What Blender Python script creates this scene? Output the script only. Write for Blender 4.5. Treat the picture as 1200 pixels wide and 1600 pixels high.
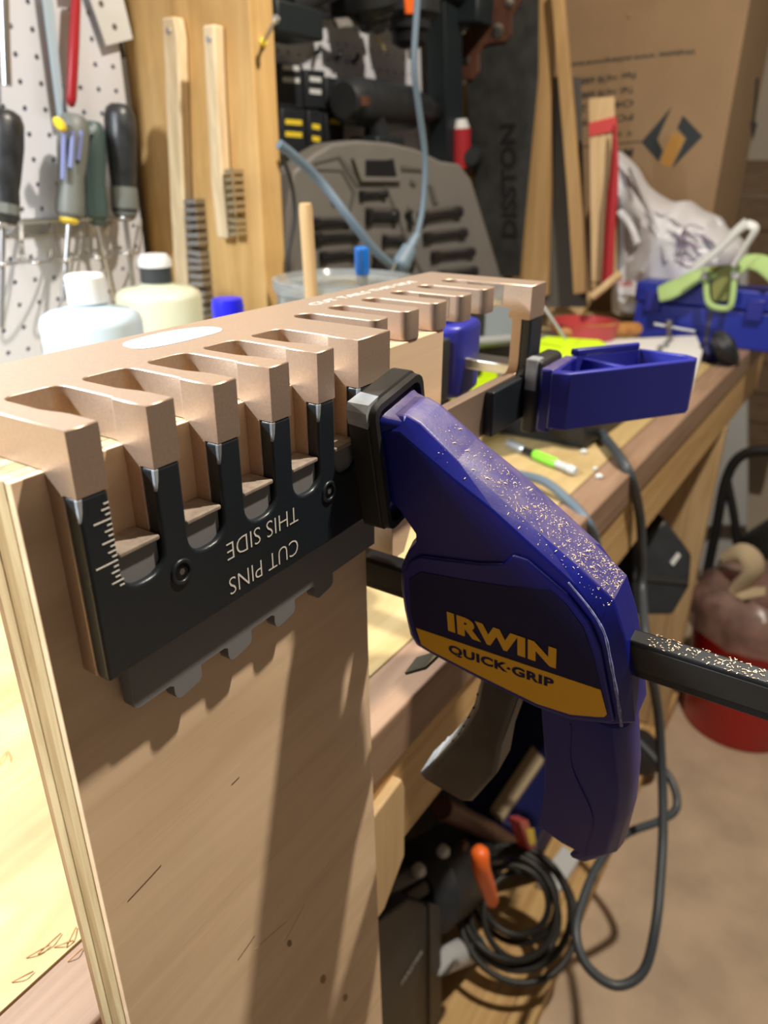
import bpy, bmesh, math, random
from mathutils import Vector, Matrix
random.seed(7)
for o in list(bpy.data.objects): bpy.data.objects.remove(o, do_unlink=True)
SC = bpy.context.scene; COL = SC.collection
ZF = 1176.0                       # millimetres from the floor up to the top face of the jig (z = 0 below)
def mm(p): return Vector((p[0]*.001, p[1]*.001, (p[2]+ZF)*.001))

# ------------------------------------------------------------------ camera
cam = bpy.data.cameras.new('camera'); co = bpy.data.objects.new('camera', cam); COL.objects.link(co)
SC.camera = co
pt, rl, yw = math.radians(24.87), math.radians(0.32), math.radians(32.47)
fw = Vector((math.cos(pt)*math.cos(yw), math.cos(pt)*math.sin(yw), -math.sin(pt)))
rt = fw.cross(Vector((0,0,1))).normalized(); up = rt.cross(fw)
r2 = math.cos(rl)*rt + math.sin(rl)*up; u2 = -math.sin(rl)*rt + math.cos(rl)*up
m = Matrix((r2, u2, -fw)).transposed().to_4x4(); m.translation = mm((-104.2,-159.1,59.0)); co.matrix_world = m
cam.sensor_fit = 'VERTICAL'; cam.sensor_height = 36.0; cam.sensor_width = 27.0
cam.lens = 36.0*1165.2/1600; cam.clip_start = .01; cam.clip_end = 60
cam.dof.use_dof = True; cam.dof.focus_distance = .265; cam.dof.aperture_fstop = 11.5

# ------------------------------------------------------------------ light
SC.view_settings.view_transform = 'Standard'; SC.view_settings.look = 'None'
SC.view_settings.gamma = 1.0; SC.view_settings.use_curve_mapping = False
SC.view_settings.exposure = 0.32
w = bpy.data.worlds.new('garage_air'); SC.world = w; w.use_nodes = True
w.node_tree.nodes['Background'].inputs[0].default_value = (.96,.97,1.0,1); w.node_tree.nodes['Background'].inputs[1].default_value = .075
def area(name, loc, target, power, size, color, shape='DISK', size_y=None):
    l = bpy.data.lights.new(name, 'AREA'); l.energy = power; l.shape = shape; l.size = size; l.color = color
    if size_y: l.size_y = size_y
    o = bpy.data.objects.new(name, l); COL.objects.link(o); o.location = mm(loc)
    o.rotation_euler = (mm(target)-mm(loc)).to_track_quat('-Z','Y').to_euler()
    return o
bl_=area('bench_lamp', (-230,470,400), (-230,300,-262), 18.0, .36, (.90,.96,1.0), 'RECTANGLE', .05); bl_.rotation_euler=(math.radians(-22),0,0)   # LED tube over the bench
area('ceiling_bulb', (565,-385,1230), (600,0,-600), 30, .06, (1.0,.89,.74))

# ------------------------------------------------------------------ materials
MAT = {}
def newmat(name):
    m = bpy.data.materials.new(name); m.use_nodes = True; MAT[name] = m
    nt = m.node_tree; return m, nt, nt.nodes['Principled BSDF'], nt.nodes, nt.links
def setp(b, **k):
    n = {'col':'Base Color','rough':'Roughness','metal':'Metallic','spec':'Specular IOR Level','trans':'Transmission Weight','alpha':'Alpha','sss':'Subsurface Weight','coat':'Coat Weight','ior':'IOR'}
    for a,v in k.items():
        if a=='col': v = (*v,1)
        b.inputs[n[a]].default_value = v
def plain(name, col, rough=.5, metal=0, noise=0, nscale=60, bump=0, bscale=400, **k):
    m,nt,b,N,L = newmat(name); setp(b, col=col, rough=rough, metal=metal, **k)
    tc = N.new('ShaderNodeTexCoord')
    if noise:
        t = N.new('ShaderNodeTexNoise'); t.inputs['Scale'].default_value = nscale; t.inputs['Detail'].default_value = 4
        L.new(tc.outputs['Object'], t.inputs['Vector'])
        r = N.new('ShaderNodeValToRGB'); r.color_ramp.elements[0].position=.3; r.color_ramp.elements[1].position=.7
        r.color_ramp.elements[0].color = (*[c*(1-noise) for c in col],1); r.color_ramp.elements[1].color = (*[min(1,c*(1+noise)) for c in col],1)
        L.new(t.outputs['Fac'], r.inputs['Fac']); L.new(r.outputs['Color'], b.inputs['Base Color'])
    if bump:
        t = N.new('ShaderNodeTexNoise'); t.inputs['Scale'].default_value = bscale; t.inputs['Detail'].default_value = 3
        L.new(tc.outputs['Object'], t.inputs['Vector'])
        bp = N.new('ShaderNodeBump'); bp.inputs['Strength'].default_value = bump; bp.inputs['Distance'].default_value = .0006
        L.new(t.outputs['Fac'], bp.inputs['Height']); L.new(bp.outputs['Normal'], b.inputs['Normal'])
    return m
def wood(name, c1, c2, stretch=(3,40,40), rough=.6, scale=1.0, dirt=0, bump=.15):
    m,nt,b,N,L = newmat(name); setp(b, rough=rough, spec=.3)
    tc = N.new('ShaderNodeTexCoord'); mp = N.new('ShaderNodeMapping'); mp.inputs['Scale'].default_value = [s*scale for s in stretch]
    L.new(tc.outputs['Object'], mp.inputs['Vector'])
    t = N.new('ShaderNodeTexNoise'); t.inputs['Scale'].default_value = 1.0; t.inputs['Detail'].default_value = 6; t.inputs['Roughness'].default_value=.62; t.inputs['Distortion'].default_value=.8
    L.new(mp.outputs['Vector'], t.inputs['Vector'])
    r = N.new('ShaderNodeValToRGB'); r.color_ramp.elements[0].position=.32; r.color_ramp.elements[1].position=.62
    r.color_ramp.elements[0].color=(*c2,1); r.color_ramp.elements[1].color=(*c1,1)
    L.new(t.outputs['Fac'], r.inputs['Fac']); out = r.outputs['Color']
    if dirt:
        d = N.new('ShaderNodeTexNoise'); d.inputs['Scale'].default_value = 9; d.inputs['Detail'].default_value=5
        L.new(tc.outputs['Object'], d.inputs['Vector'])
        rr = N.new('ShaderNodeValToRGB'); rr.color_ramp.elements[0].position=.30; rr.color_ramp.elements[1].position=.55
        rr.color_ramp.elements[0].color=(1-dirt,1-dirt*1.05,1-dirt*1.1,1); rr.color_ramp.elements[1].color=(1,1,1,1)
        L.new(d.outputs['Fac'], rr.inputs['Fac'])
        mx = N.new('ShaderNodeMix'); mx.data_type='RGBA'; mx.blend_type='MULTIPLY'; mx.inputs[0].default_value=1
        L.new(out, mx.inputs[6]); L.new(rr.outputs['Color'], mx.inputs[7]); out = mx.outputs[2]
    L.new(out, b.inputs['Base Color'])
    if bump:
        bp = N.new('ShaderNodeBump'); bp.inputs['Strength'].default_value=bump; bp.inputs['Distance'].default_value=.0008
        L.new(t.outputs['Fac'], bp.inputs['Height']); L.new(bp.outputs['Normal'], b.inputs['Normal'])
    return m
plain('gold', (.53,.40,.305), .40, .72, noise=.06, nscale=900, bump=.10, bscale=1500)
plain('worn_metal', (.80,.80,.80), .22, 1, noise=.2, nscale=120)
plain('black_plastic', (.012,.017,.022), .38, bump=.25, bscale=300)
plain('grey_plastic', (.19,.19,.195), .6)
plain('dusty_grey', (.27,.22,.18), .7, noise=.25, nscale=300)
plain('print_white', (.75,.72,.66), .6)
plain('print_pale', (.62,.64,.66), .6)
plain('logo_wash', (.40,.40,.41), .45, .3)
plain('screw_black', (.02,.02,.02), .3, .6)
wood('ply_face', (.83,.62,.415), (.71,.51,.325), (2.2,20,26), .55, 2.2, dirt=.10, bump=.05)
wood('ply_light', (.56,.45,.26), (.40,.29,.15), (60,60,5), .7, 3)
wood('ply_mid', (.44,.32,.17), (.30,.20,.09), (60,60,5), .7, 3)
wood('ply_dark', (.40,.25,.13), (.22,.13,.06), (60,60,5), .7, 3)
wood('bench_ply', (.50,.375,.19), (.39,.275,.12), (4,30,30), .6, 1.0, dirt=.25)
wood('bench_edge', (.30,.195,.13), (.21,.13,.085), (3,60,60), .6, 1.0)
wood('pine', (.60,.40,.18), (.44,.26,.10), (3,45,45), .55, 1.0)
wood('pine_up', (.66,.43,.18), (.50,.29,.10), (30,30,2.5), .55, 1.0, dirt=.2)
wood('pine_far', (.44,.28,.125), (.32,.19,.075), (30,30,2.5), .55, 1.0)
wood('dark_plank', (.20,.14,.085), (.13,.085,.05), (30,8,30), .6, 1.0)
plain('scuff', (.22,.25,.50), .7, noise=.5, nscale=400)
wood('pine_pale', (.60,.43,.24), (.46,.31,.15), (30,30,2.5), .55, 1.2)
wood('old_wood', (.72,.58,.38), (.52,.40,.24), (60,60,6), .6, 1.5)
wood('handle_wood', (.42,.20,.06), (.28,.11,.03), (40,12,40), .4, 1.0)
wood('saw_wood', (.10,.045,.03), (.055,.024,.015), (30,30,10), .4, 1.5)
plain('blue', (.007,.011,.20), .38, spec=.35, bump=.08, bscale=900)
def dusty(name, dust, lo=.62, hi=.80, amt=.55):                       # dust settled on faces that look up
    nt=MAT[name].node_tree; N=nt.nodes; L=nt.links; b=N['Principled BSDF']
    g=N.new('ShaderNodeNewGeometry'); s=N.new('ShaderNodeSeparateXYZ'); L.new(g.outputs['True Normal'],s.inputs[0])
    mr=N.new('ShaderNodeMapRange'); mr.inputs[1].default_value=lo; mr.inputs[2].default_value=hi; mr.inputs[4].default_value=amt; L.new(s.outputs[2],mr.inputs[0])
    tc=N.new('ShaderNodeTexCoord'); t=N.new('ShaderNodeTexNoise'); t.inputs['Scale'].default_value=160; t.inputs['Detail'].default_value=8; L.new(tc.outputs['Object'],t.inputs['Vector'])
    m2=N.new('ShaderNodeMath'); m2.operation='MULTIPLY'; L.new(mr.outputs[0],m2.inputs[0]); L.new(t.outputs['Fac'],m2.inputs[1])
    mx=N.new('ShaderNodeMix'); mx.data_type='RGBA'; mx.inputs[6].default_value=b.inputs['Base Color'].default_value; mx.inputs[7].default_value=(*dust,1)
    L.new(m2.outputs[0],mx.inputs[0]); L.new(mx.outputs[2],b.inputs['Base Color'])
dusty('blue',(.40,.32,.34))
plain('blue_tool', (.020,.024,.25), .38)
plain('blue_box', (.012,.025,.30), .4)
plain('navy_print', (.008,.010,.065), .5, spec=.2)
plain('yellow_print', (.78,.43,.01), .35)
plain('rubber', (.018,.018,.018), .55, bump=.3, bscale=200)
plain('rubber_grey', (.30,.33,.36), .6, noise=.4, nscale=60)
plain('grip_grey', (.032,.031,.031), .5, noise=.25, nscale=80)
plain('steel', (.55,.55,.55), .3, 1)
plain('steel_dark', (.03,.032,.036), .35, .7)
plain('steel_blade', (.05,.052,.052), .5, .5, noise=.3, nscale=30)
plain('sawdust', (.80,.62,.42), .8)
plain('concrete', (.47,.355,.25), .8, noise=.16, nscale=9, bump=.5, bscale=90)
plain('wall_paint', (.50,.44,.36), .8)
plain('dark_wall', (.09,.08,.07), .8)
plain('ceiling_paint', (.55,.50,.43), .9)
plain('pegboard', (.56,.57,.62), .5, noise=.03, nscale=5)
plain('hdpe_white', (.40,.50,.56), .45, sss=.15)
plain('hdpe_cream', (.52,.54,.40), .45, sss=.15)
plain('cap_white', (.60,.62,.62), .5)
plain('cap_black', (.03,.035,.04), .4)
plain('cap_blue', (.01,.01,.55), .35)
plain('clear_plastic', (.80,.86,.90), .12, trans=.85, ior=1.25)
plain('bright_blue', (.01,.16,.62), .3)
plain('tape_black', (.02,.022,.025), .38, noise=.5, nscale=60, bump=.6, bscale=90)
plain('driver_grey', (.13,.14,.13), .5)
plain('driver_blue', (.17,.20,.42), .45)
plain('driver_green', (.05,.085,.08), .45)
plain('yellow_bit', (.80,.60,.04), .4)
plain('red_handle', (.33,.012,.02), .35)
plain('dark_tool', (.014,.017,.021), .5, noise=.3, nscale=30)
plain('teal_tool', (.008,.014,.018), .5)
plain('orange', (.85,.15,.02), .45)
plain('case_grey', (.15,.142,.132), .55, noise=.06, nscale=20)
plain('case_line', (.09,.083,.076), .6)
plain('socket_dark', (.015,.015,.018), .4, .3)
plain('cord_grey', (.11,.155,.20), .5)
plain('cord_dark', (.045,.055,.065), .45)
plain('cord_black', (.018,.018,.016), .5)
plain('box_card', (.29,.19,.105), .75, noise=.05, nscale=12)
plain('box_print', (.020,.028,.032), .6)
plain('box_orange', (.42,.22,.05), .6)
plain('bag_white', (.62,.62,.66), .4, sss=.1)
plain('bag_print', (.22,.16,.28), .5)
plain('bag_red', (.55,.10,.10), .5)
plain('glove', (.36,.52,.20), .85, bump=.8, bscale=160)
plain('glove_inner', (.20,.21,.07), .9)
plain('lime', (.52,.76,.01), .4)
plain('label_grey', (.12,.16,.12), .5)
plain('paper', (.66,.66,.66), .7)
plain('red_tape', (.55,.05,.05), .5)
plain('red_cloth', (.35,.012,.02), .6)
plain('red_lid', (.45,.06,.06), .35)
plain('bucket_red', (.50,.008,.008), .35)
plain('liner', (.30,.20,.17), .3, noise=.3, nscale=25, alpha=.75)
plain('pen_green', (.25,.75,.05), .4)
plain('pen_grey', (.45,.50,.55), .25, .6)
plain('pale_grey', (.55,.57,.58), .5)
plain('tape_roll', (.34,.36,.38), .5)
plain('sky_blue_plastic', (.35,.45,.52), .45)
plain('cream_cloth', (.50,.40,.26), .8)
plain('bristle', (.42,.42,.42), .4, .7)
plain('bristle_brass', (.44,.36,.22), .4, .6)
plain('shaving', (.45,.22,.09), .7)

# ------------------------------------------------------------------ mesh helpers (all in millimetres)
def crom(pts, n=8):
    P = [Vector(p) for p in pts]; P = [P[0]*2-P[1]] + P + [P[-1]*2-P[-2]]; out = []
    for i in range(1, len(P)-2):
        for j in range(n):
            t = j/n; a,b,c,d = P[i-1],P[i],P[i+1],P[i+2]
            out.append(.5*((2*b)+(c-a)*t+(2*a-5*b+4*c-d)*t*t+(3*b-a-3*c+d)*t**3))
    out.append(P[-2]); return out
def arc(cx, cy, r, a0, a1, n=5):
    return [(cx+r*math.cos(math.radians(a0+(a1-a0)*i/n)), cy+r*math.sin(math.radians(a0+(a1-a0)*i/n))) for i in range(n+1)]
class MB:
    def __init__(s): s.v=[]; s.f=[]
    def loft(s, rings, caps=True, closed=True):
        b=len(s.v); n=len(rings[0])
        for r in rings: s.v += [Vector(p) for p in r]
        for i in range(len(rings)-1):
            for j in range(n if closed else n-1):
                k=(j+1)%n; s.f.append((b+i*n+j, b+i*n+k, b+(i+1)*n+k, b+(i+1)*n+j))
        if caps: s.f.append(tuple(b+j for j in range(n))[::-1]); s.f.append(tuple(b+(len(rings)-1)*n+j for j in range(n)))
        return s
    def box(s, x0,x1,y0,y1,z0,z1):
        return s.loft([[(x0,y0,z),(x1,y0,z),(x1,y1,z),(x0,y1,z)] for z in (z0,z1)])
    def prism(s, poly, axis, a, b):
        f = {'Z':lambda p,c:(p[0],p[1],c),'Y':lambda p,c:(p[0],c,p[1]),'X':lambda p,c:(c,p[0],p[1])}[axis]
        return s.loft([[f(p,a) for p in poly],[f(p,b) for p in poly]])
    def slab(s, pts, off):            # a 3D polygon given thickness along the vector off
        o=Vector(off); return s.loft([[Vector(p) for p in pts],[Vector(p)+o for p in pts]])
    def tube(s, pts, r, n=8, smooth=6, flat=1.0):
        P = crom(pts, smooth) if smooth else [Vector(p) for p in pts]
        rr = r if callable(r) else (lambda t: r)
        rings=[]; prev=None
        for i,p in enumerate(P):
            t=(P[min(i+1,len(P)-1)]-P[max(i-1,0)]).normalized()
            if prev is None: a=t.orthogonal().normalized()
            else: a=(prev-t*prev.dot(t)).normalized()
            prev=a; b=t.cross(a); q=rr(i/(len(P)-1))
            rings.append([p+a*q*math.cos(2*math.pi*k/n)+b*q*flat*math.sin(2*math.pi*k/n) for k in range(n)])
        return s.loft(rings)
    def lathe(s, p0, p1, prof, n=16, flat=1.0, up=None):   # prof: (fraction along p0-p1, radius)
        p0=Vector(p0); p1=Vector(p1); t=(p1-p0).normalized()
        a=(Vector(up)-t*Vector(up).dot(t)).normalized() if up else t.orthogonal().normalized(); b=t.cross(a)
        return s.loft([[p0+(p1-p0)*h+a*r*math.cos(2*math.pi*k/n)+b*r*flat*math.sin(2*math.pi*k/n) for k in range(n)] for h,r in prof])
    def torus(s, c, nrm, R, r, n=24, m=8, a0=0, a1=360):
        c=Vector(c); nrm=Vector(nrm).normalized(); a=nrm.orthogonal().normalized(); b=nrm.cross(a); rings=[]
        full = abs(a1-a0)>=360
        for i in range(n+1):
            an=math.radians(a0+(a1-a0)*i/n); d=a*math.cos(an)+b*math.sin(an)
            rings.append([c+d*(R+r*math.cos(2*math.pi*k/m))+nrm*r*math.sin(2*math.pi*k/m) for k in range(m)])
        return s.loft(rings, caps=not full)
    def text(s, body, O, U, V, h, width=None, bold=0, thick=.15, shear=0, sp=1.0):   # O: lower left, U right, V up
        c=bpy.data.curves.new('t','FONT'); c.body=body; c.size=1; c.offset=bold; c.resolution_u=3; c.shear=shear; c.space_character=sp
        o=bpy.data.objects.new('t',c); COL.objects.link(o); dg=bpy.context.evaluated_depsgraph_get(); e=o.evaluated_get(dg); me=e.to_mesh()
        P=[v.co.copy() for v in me.vertices]; F=[tuple(p.vertices) for p in me.polygons]; e.to_mesh_clear()
        bpy.data.objects.remove(o); bpy.data.curves.remove(c)
        if not P: return s
        x0=min(p.x for p in P); x1=max(p.x for p in P); y0=min(p.y for p in P); y1=max(p.y for p in P)
        U=Vector(U).normalized(); V=Vector(V).normalized(); Nn=U.cross(V); O=Vector(O); ky=h/(y1-y0); kx=(width/(x1-x0)) if width else ky
        b=len(s.v); s.v += [O+U*(p.x-x0)*kx+V*(p.y-y0)*ky+Nn*thick for p in P]; s.f += [tuple(b+i for i in f) for f in F]
        return s
ALL=[]
def mesh_obj(name, mb, mat, loc, parent=None, bevel=0, smooth=None, seg=2, sub=0, bw=None):
    L = mm(loc); me = bpy.data.meshes.new(name)
    me.from_pydata([mm(v)-L for v in mb.v], [], mb.f)
    bm = bmesh.new(); bm.from_mesh(me); bmesh.ops.recalc_face_normals(bm, faces=bm.faces); bm.to_mesh(me); bm.free()
    me.materials.append(MAT[mat]); ob = bpy.data.objects.new(name, me); COL.objects.link(ob)
    if parent is not None: ob.parent = parent
    else: ob.location = L
    if bevel:
        md=ob.modifiers.new('edge','BEVEL'); md.width=bevel*.001; md.segments=seg; md.limit_method='ANGLE'; md.angle_limit=math.radians(35)
        if bw:
            md.limit_method='WEIGHT'; at=me.attributes.new('bevel_weight_edge','FLOAT','EDGE')
            for i,e in enumerate(me.edges):
                p,q=[(me.vertices[k].co+L)*1000-Vector((0,0,ZF)) for k in e.vertices]; at.data[i].value=1.0 if bw(p,q) else 0.0
    if sub:
        md=ob.modifiers.new('sub','SUBSURF'); md.levels=sub; md.render_levels=sub
    if smooth is None and (bevel or sub): smooth=40
    if smooth:
        me.shade_smooth()
        me.set_sharp_from_angle(angle=math.radians(smooth))
    return ob
class Thing:
    def __init__(s, name, label, cat, loc, group=None, kind=None):
        s.loc=loc; s.o=bpy.data.objects.new(name,None); COL.objects.link(s.o); s.o.location=mm(loc); s.o.empty_display_size=.02
        s.o['label']=label; s.o['category']=cat
        if group: s.o['group']=group
        if kind: s.o['kind']=kind
    def part(s, name, mb, mat, parent=None, label=None, **k):
        ob=mesh_obj(name, mb, mat, s.loc, parent or s.o, **k)
        if label: ob['label']=label
        return ob
def single(name, label, cat, mb, mat, loc, group=None, kind=None, **k):
    ob=mesh_obj(name, mb, mat, loc, None, **k)
    if label: ob['label']=label
    if cat: ob['category']=cat
    if group: ob['group']=group
    if kind: ob['kind']=kind
    return ob
def struct(name, label, mb, mat, loc, **k): return single(name, label, name.split('_')[0], mb, mat, loc, kind='structure', **k)
B = lambda *a: MB().box(*a)

# ------------------------------------------------------------------ the room
struct('floor', 'stained concrete garage floor beside the workbench', B(-2600,3000,-3200,760,-1200,-1176), 'concrete', (0,0,-1176))
struct('wall_back', 'painted wall behind the pegboards', B(-2600,3000,700,760,-1176,1264), 'wall_paint', (200,730,-1176))
struct('wall_end', 'dim painted wall at the far end of the garage', B(2700,2760,-3200,700,-1176,1264), 'wall_paint', (2730,-1000,-1176))
struct('ceiling', 'plain garage ceiling above the bench', B(-2600,3000,-3200,760,1264,1290), 'ceiling_paint', (0,0,1264))
def pegboard(name, label, x0, x1, z0, z1, px, pz, y):
    t=Thing(name, label, 'pegboard', ((x0+x1)/2, y, z0)); mb=MB(); r=3.1; p=25.4
    i0=math.floor((x0-px)/p); i1=math.ceil((x1-px)/p); k0=math.floor((z0-pz)/p); k1=math.ceil((z1-pz)/p)
    for i in range(i0,i1):
        for k in range(k0,k1):
            cx=px+i*p; cz=pz+k*p; b=len(mb.v)
            cl=lambda v,a,c: max(a,min(c,v))
            sq=[(cl(cx+dx*p/2,x0,x1),cl(cz+dz*p/2,z0,z1)) for dx,dz in ((1,0),(1,1),(0,1),(-1,1),(-1,0),(-1,-1),(0,-1),(1,-1))]
            if cx-r<x0 or cx+r>x1 or cz-r<z0 or cz+r>z1: continue
            ho=[(cx+r*math.cos(math.pi/4*j),cz+r*math.sin(math.pi/4*j)) for j in range(8)]
            mb.v += [Vector((a,y,c)) for a,c in sq]+[Vector((a,y,c)) for a,c in ho]+[Vector((a,y+6,c)) for a,c in ho]
            for j in range(8):
                n=(j+1)%8
                mb.f.append((b+j,b+n,b+8+n,b+8+j)); mb.f.append((b+8+j,b+8+n,b+16+n,b+16+j))
    t.part('panel', mb, 'pegboard')
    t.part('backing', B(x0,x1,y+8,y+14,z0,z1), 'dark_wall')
    return t
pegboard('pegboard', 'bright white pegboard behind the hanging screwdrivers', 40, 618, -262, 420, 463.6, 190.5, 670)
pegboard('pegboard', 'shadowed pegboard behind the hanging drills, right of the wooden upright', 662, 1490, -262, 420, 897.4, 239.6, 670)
struct('trim_1', 'wide pine upright standing out from the wall, brushes hung on it', B(621,660,477,690,-262,700), 'pine_up', (640,580,-262), bevel=1.5)

# ------------------------------------------------------------------ the workbench
bench = Thing('workbench', 'long wooden workbench with dark front edge and pine legs', 'workbench', (600,350,-1176))
def byf(x): return 42.5-.0158*(x+10)            # front edge of the top
def strip(x0,x1,d0,d1,z0,z1): return MB().loft([[(x0,byf(x0)+d0,z),(x1,byf(x1)+d0,z),(x1,byf(x1)+d1,z),(x0,byf(x0)+d1,z)] for z in (z0,z1)])
bench.part('top', strip(-900,1765,36.6,640,-286,-262), 'bench_ply')
bench.part('front_edge', strip(-900,1765,0,36,-304,-262), 'bench_edge', bevel=2, label='dark front edge board')
bench.part('apron', strip(-900,1755,4,40,-394,-305), 'pine', bevel=1.5)
bench.part('corner_block', MB().prism([(186,-322),(226,-318),(230,-330),(232,-396),(205,-424),(186,-424)],'Y',byf(200)-4,byf(200)+3.8), 'pine_pale', bevel=1.5)
bench.part('leg', B(1400,1440,byf(1400)+41,byf(1400)+130,-1131,-287), 'pine_pale', bevel=1.5)
bench.part('leg', B(1400,1440,byf(1400)+3,byf(1400)+40.5,-1131,-395), 'pine_pale', bevel=1.5)
bench.part('leg', B(60,98,byf(100)+41,byf(100)+130,-1176,-287), 'pine_pale', bevel=1.5)
for x0 in (200,1400): bench.part('leg', B(x0,x0+38,570,659,-1176,-287), 'pine_pale', bevel=1.5)
bench.part('leg', B(-880,-842,60,149,-1176,-395), 'pine_pale', bevel=1.5)
bench.part('lower_shelf', B(240,1398,62,560,-1150,-1132), 'pine', label='lower shelf board')
bench.part('stretcher', B(100,1560,24,61,-1176,-1132), 'pine', bevel=1.5)

# ------------------------------------------------------------------ the plywood board in the jig
board = Thing('plywood_board', 'tall plywood board clamped upright under the jig, facing the viewer', 'board', (70,22,-1176))
ys=[11.8,14.6,19.2,24.4,29.4,32.4]; mts=['ply_face','ply_light','ply_mid','ply_light','ply_dark']
for i in range(5):
    xl=-9.5-(.25 if i%2 else 0)
    board.part('ply', MB().prism([(xl,-1176),(200,-1176),(152,-194),(148.6,-92),(148.6,-13.4),(xl,-13.4)],'Y',ys[i],ys[i+1]), mts[i], label='veneer layer' if i else 'smooth front veneer', bevel=.25, seg=1)
for X,Z,a in ((104,-352,2.2),(124,-395,2.0),(79,-292,1.5)):
    board.part('knot', MB().lathe((X,11.82,Z),(X,11.66,Z),[(0,a),(1,a*.9)],12,2.2,(1,0,.4)), 'ply_dark', label='dark knot')
for i,(x0,z0,x1,z1) in enumerate([(45.0,-262.5,56.4,-259.7),(55.5,-268.3,78.1,-274.9),(138.4,-191.8,138.5,-211.8),(76.2,-286.7,92.0,-277.5),(-0.9,-174.2,14.6,-172.1),(52.3,-164.8,56.8,-164.5)]):
    board.part('scratch', MB().tube([(x0,11.76,z0),((x0+x1)/2+.6,11.74,(z0+z1)/2),(x1,11.76,z1)],.15,5,3), 'sawdust' if i in (1,2,3) else 'saw_wood')
off = single('plywood_offcut','small plywood offcut standing behind the jig rail','offcut', MB().prism([(178,-122),(190,-122),(224,-60),(224,-13.6),(166,-13.6),(166,-70),(178,-80)],'Y',15.5,34),'ply_face',(200,24,-122),bevel=.3)

# ------------------------------------------------------------------ the dovetail jig
jig = Thing('dovetail_jig', 'gold dovetail routing jig with slotted fingers clamped over the board', 'jig', (160,40,-76))
P=25.4; FW=9.6
def pinslot(k):
    a=P*k
    return [(a+10.0,-.001),(a+10.0,10)] + [(a+9.6,13.5),(a+8.6,17.5),(a+7.9,21)] + [(a+7.8,34.5)] + [(x,y) for x,y in arc(a+11.8,35,4,180,90,4)] + [(a+21,39.0)] + arc(a+21.8,34.4,4.6,90,0,4) + [(a+26.3,15),(a+25.4,13.6),(a+25.4,-.001)]
outl=[(0,0)]
for k in range(5): outl += pinslot(k)
outl += [(149.6,-.001)]
tl=[(149.6,162.5),(174.5,187.5),(201.5,214.5),(228.2,241.2),(255.3,268.3),(282.8,296)]
for i,(a,b) in enumerate(tl):
    c=(a+b)/2; r=(b-a)/2
    if i==0: outl += [(a,15)]
    outl += [(c+r*math.cos(math.radians(180-180*j/10)), 45.5+r*math.sin(math.radians(180-180*j/10))) for j in range(11)]
    if i<5:
        n=tl[i+1][0]; outl += arc(b+4,19,4,180,270,4)+arc(n-4,19,4,270,360,4)
outl += [(296,0),(317,0),(317,76),(0,76)]
jig.part('plate', MB().prism(outl,'Z',-13,0), 'gold', bevel=.4, bw=lambda p,q: (p.z>-.1 and q.z>-.1) or (abs(p.z-q.z)>5 and min(p.y,q.y)>14 and max(p.y,q.y)<16))
for k in range(6):                                             # the deep noses of the pin fingers
    jig.part('finger', MB().box(P*k,(P*k+10.0 if k<5 else 149.6),.0,12.5,-18.6,-13), 'gold')
jig.part('finger', B(296,317,0,12.5,-18.6,-13), 'gold')
fp=[(0,-76),(0,-18.5)]
for k in range(6):
    a=P*k; e=a+9.6 if k<5 else 149.5
    fp += [(a,-18.5),(e,-18.5)] if k else [(e,-18.5)]
    if k<5: fp += arc(e+6,-44.5,6,180,270,4)+arc(a+P-6,-44.5,6,270,360,4)
fp += [(149.5,-50),(293,-50)]+arc(293,-44,6,270,360,4)+[(299,-18.5),(317,-18.5),(317,-76)]
jig.part('front_rail', MB().prism(fp,'Y',5.6,11.8), 'gold', bevel=.4, label='gold front rail with open window')
bp=[(0,-76),(0,-18.7)]
for k in range(6):
    a=P*k; e=a+9.6 if k<5 else 149.5
    bp += [(a,-18.7),(e,-18.7)] if k else [(e,-18.7)]
    if k<5: bp += arc(e+6.5,-44.1,6.5,180,270,5)+arc(a+P-6.5,-44.1,6.5,270,360,5)
bp += [(149.5,-76)]
fence=jig.part('fence', MB().prism(bp,'Y',0,5.5), 'black_plastic', bevel=1.0, seg=3, label='black plastic edge fence with rounded notches')
for k in range(6):
    a=P*k; jig.part('worn_corner', MB().loft([[(a-.06,y0,-18.9),(a+1.5,y0,-18.9),(a+1.0,y0,-22.5),(a+.3,y0,-25),(a-.06,y0,-25.5)] for y0 in (-.08,1.2)]), 'rubber_grey', parent=fence, bevel=.2, label='scuffed corner with painted highlight')  # worn tab corners, their pale highlight put into the colour
jig.part('fence', MB().prism([(255,-76),(317,-76),(317,-18.7),(299.2,-18.7),(299.2,-46),(295,-50.5),(255,-50.5)],'Y',0,5.5), 'black_plastic', bevel=1.0, seg=3, label='black plastic end fence')
for k in range(5):
    a=P*k
    jig.part('stop_tongue', MB().loft([[(a+10.3,2.2,z),(a+24.8,2.2,z),(a+24.8,11.7,z),(a+10.3,11.7,z)] for z in (-52,-40.5)]), 'grey_plastic', bevel=.3)
    jig.part('stop_ledge', MB().loft([[(a+10.2,.6,z),(a+24.9,.6,z),(a+24.9,11.7,z),(a+10.2,11.7,z)] for z in (-40.5,-38.8)]), 'dusty_grey', bevel=.5)
gp=[(10.2,-75),(10.2,-93.5)]+arc(12.7,-93.5,2.5,180,270,3)
for k in range(5):
    a=26.4+P*k
    if k==4: break
    gp += [(a-1.5,-96)]+[(a,-97.0),(a,-100.3)]+arc(a+3,-100.4,2.8,180,285,4)+[(a+8,-102.4)]+arc(a+9.5,-99.2,3,300,360,3)+[(a+12.4,-96)]
gp += [(147,-96),(147,-75)]
jig.part('stop_plate', MB().prism(gp,'Y',5.7,10.2), 'grey_plastic', bevel=.5, label='grey toothed stop plate')
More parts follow.
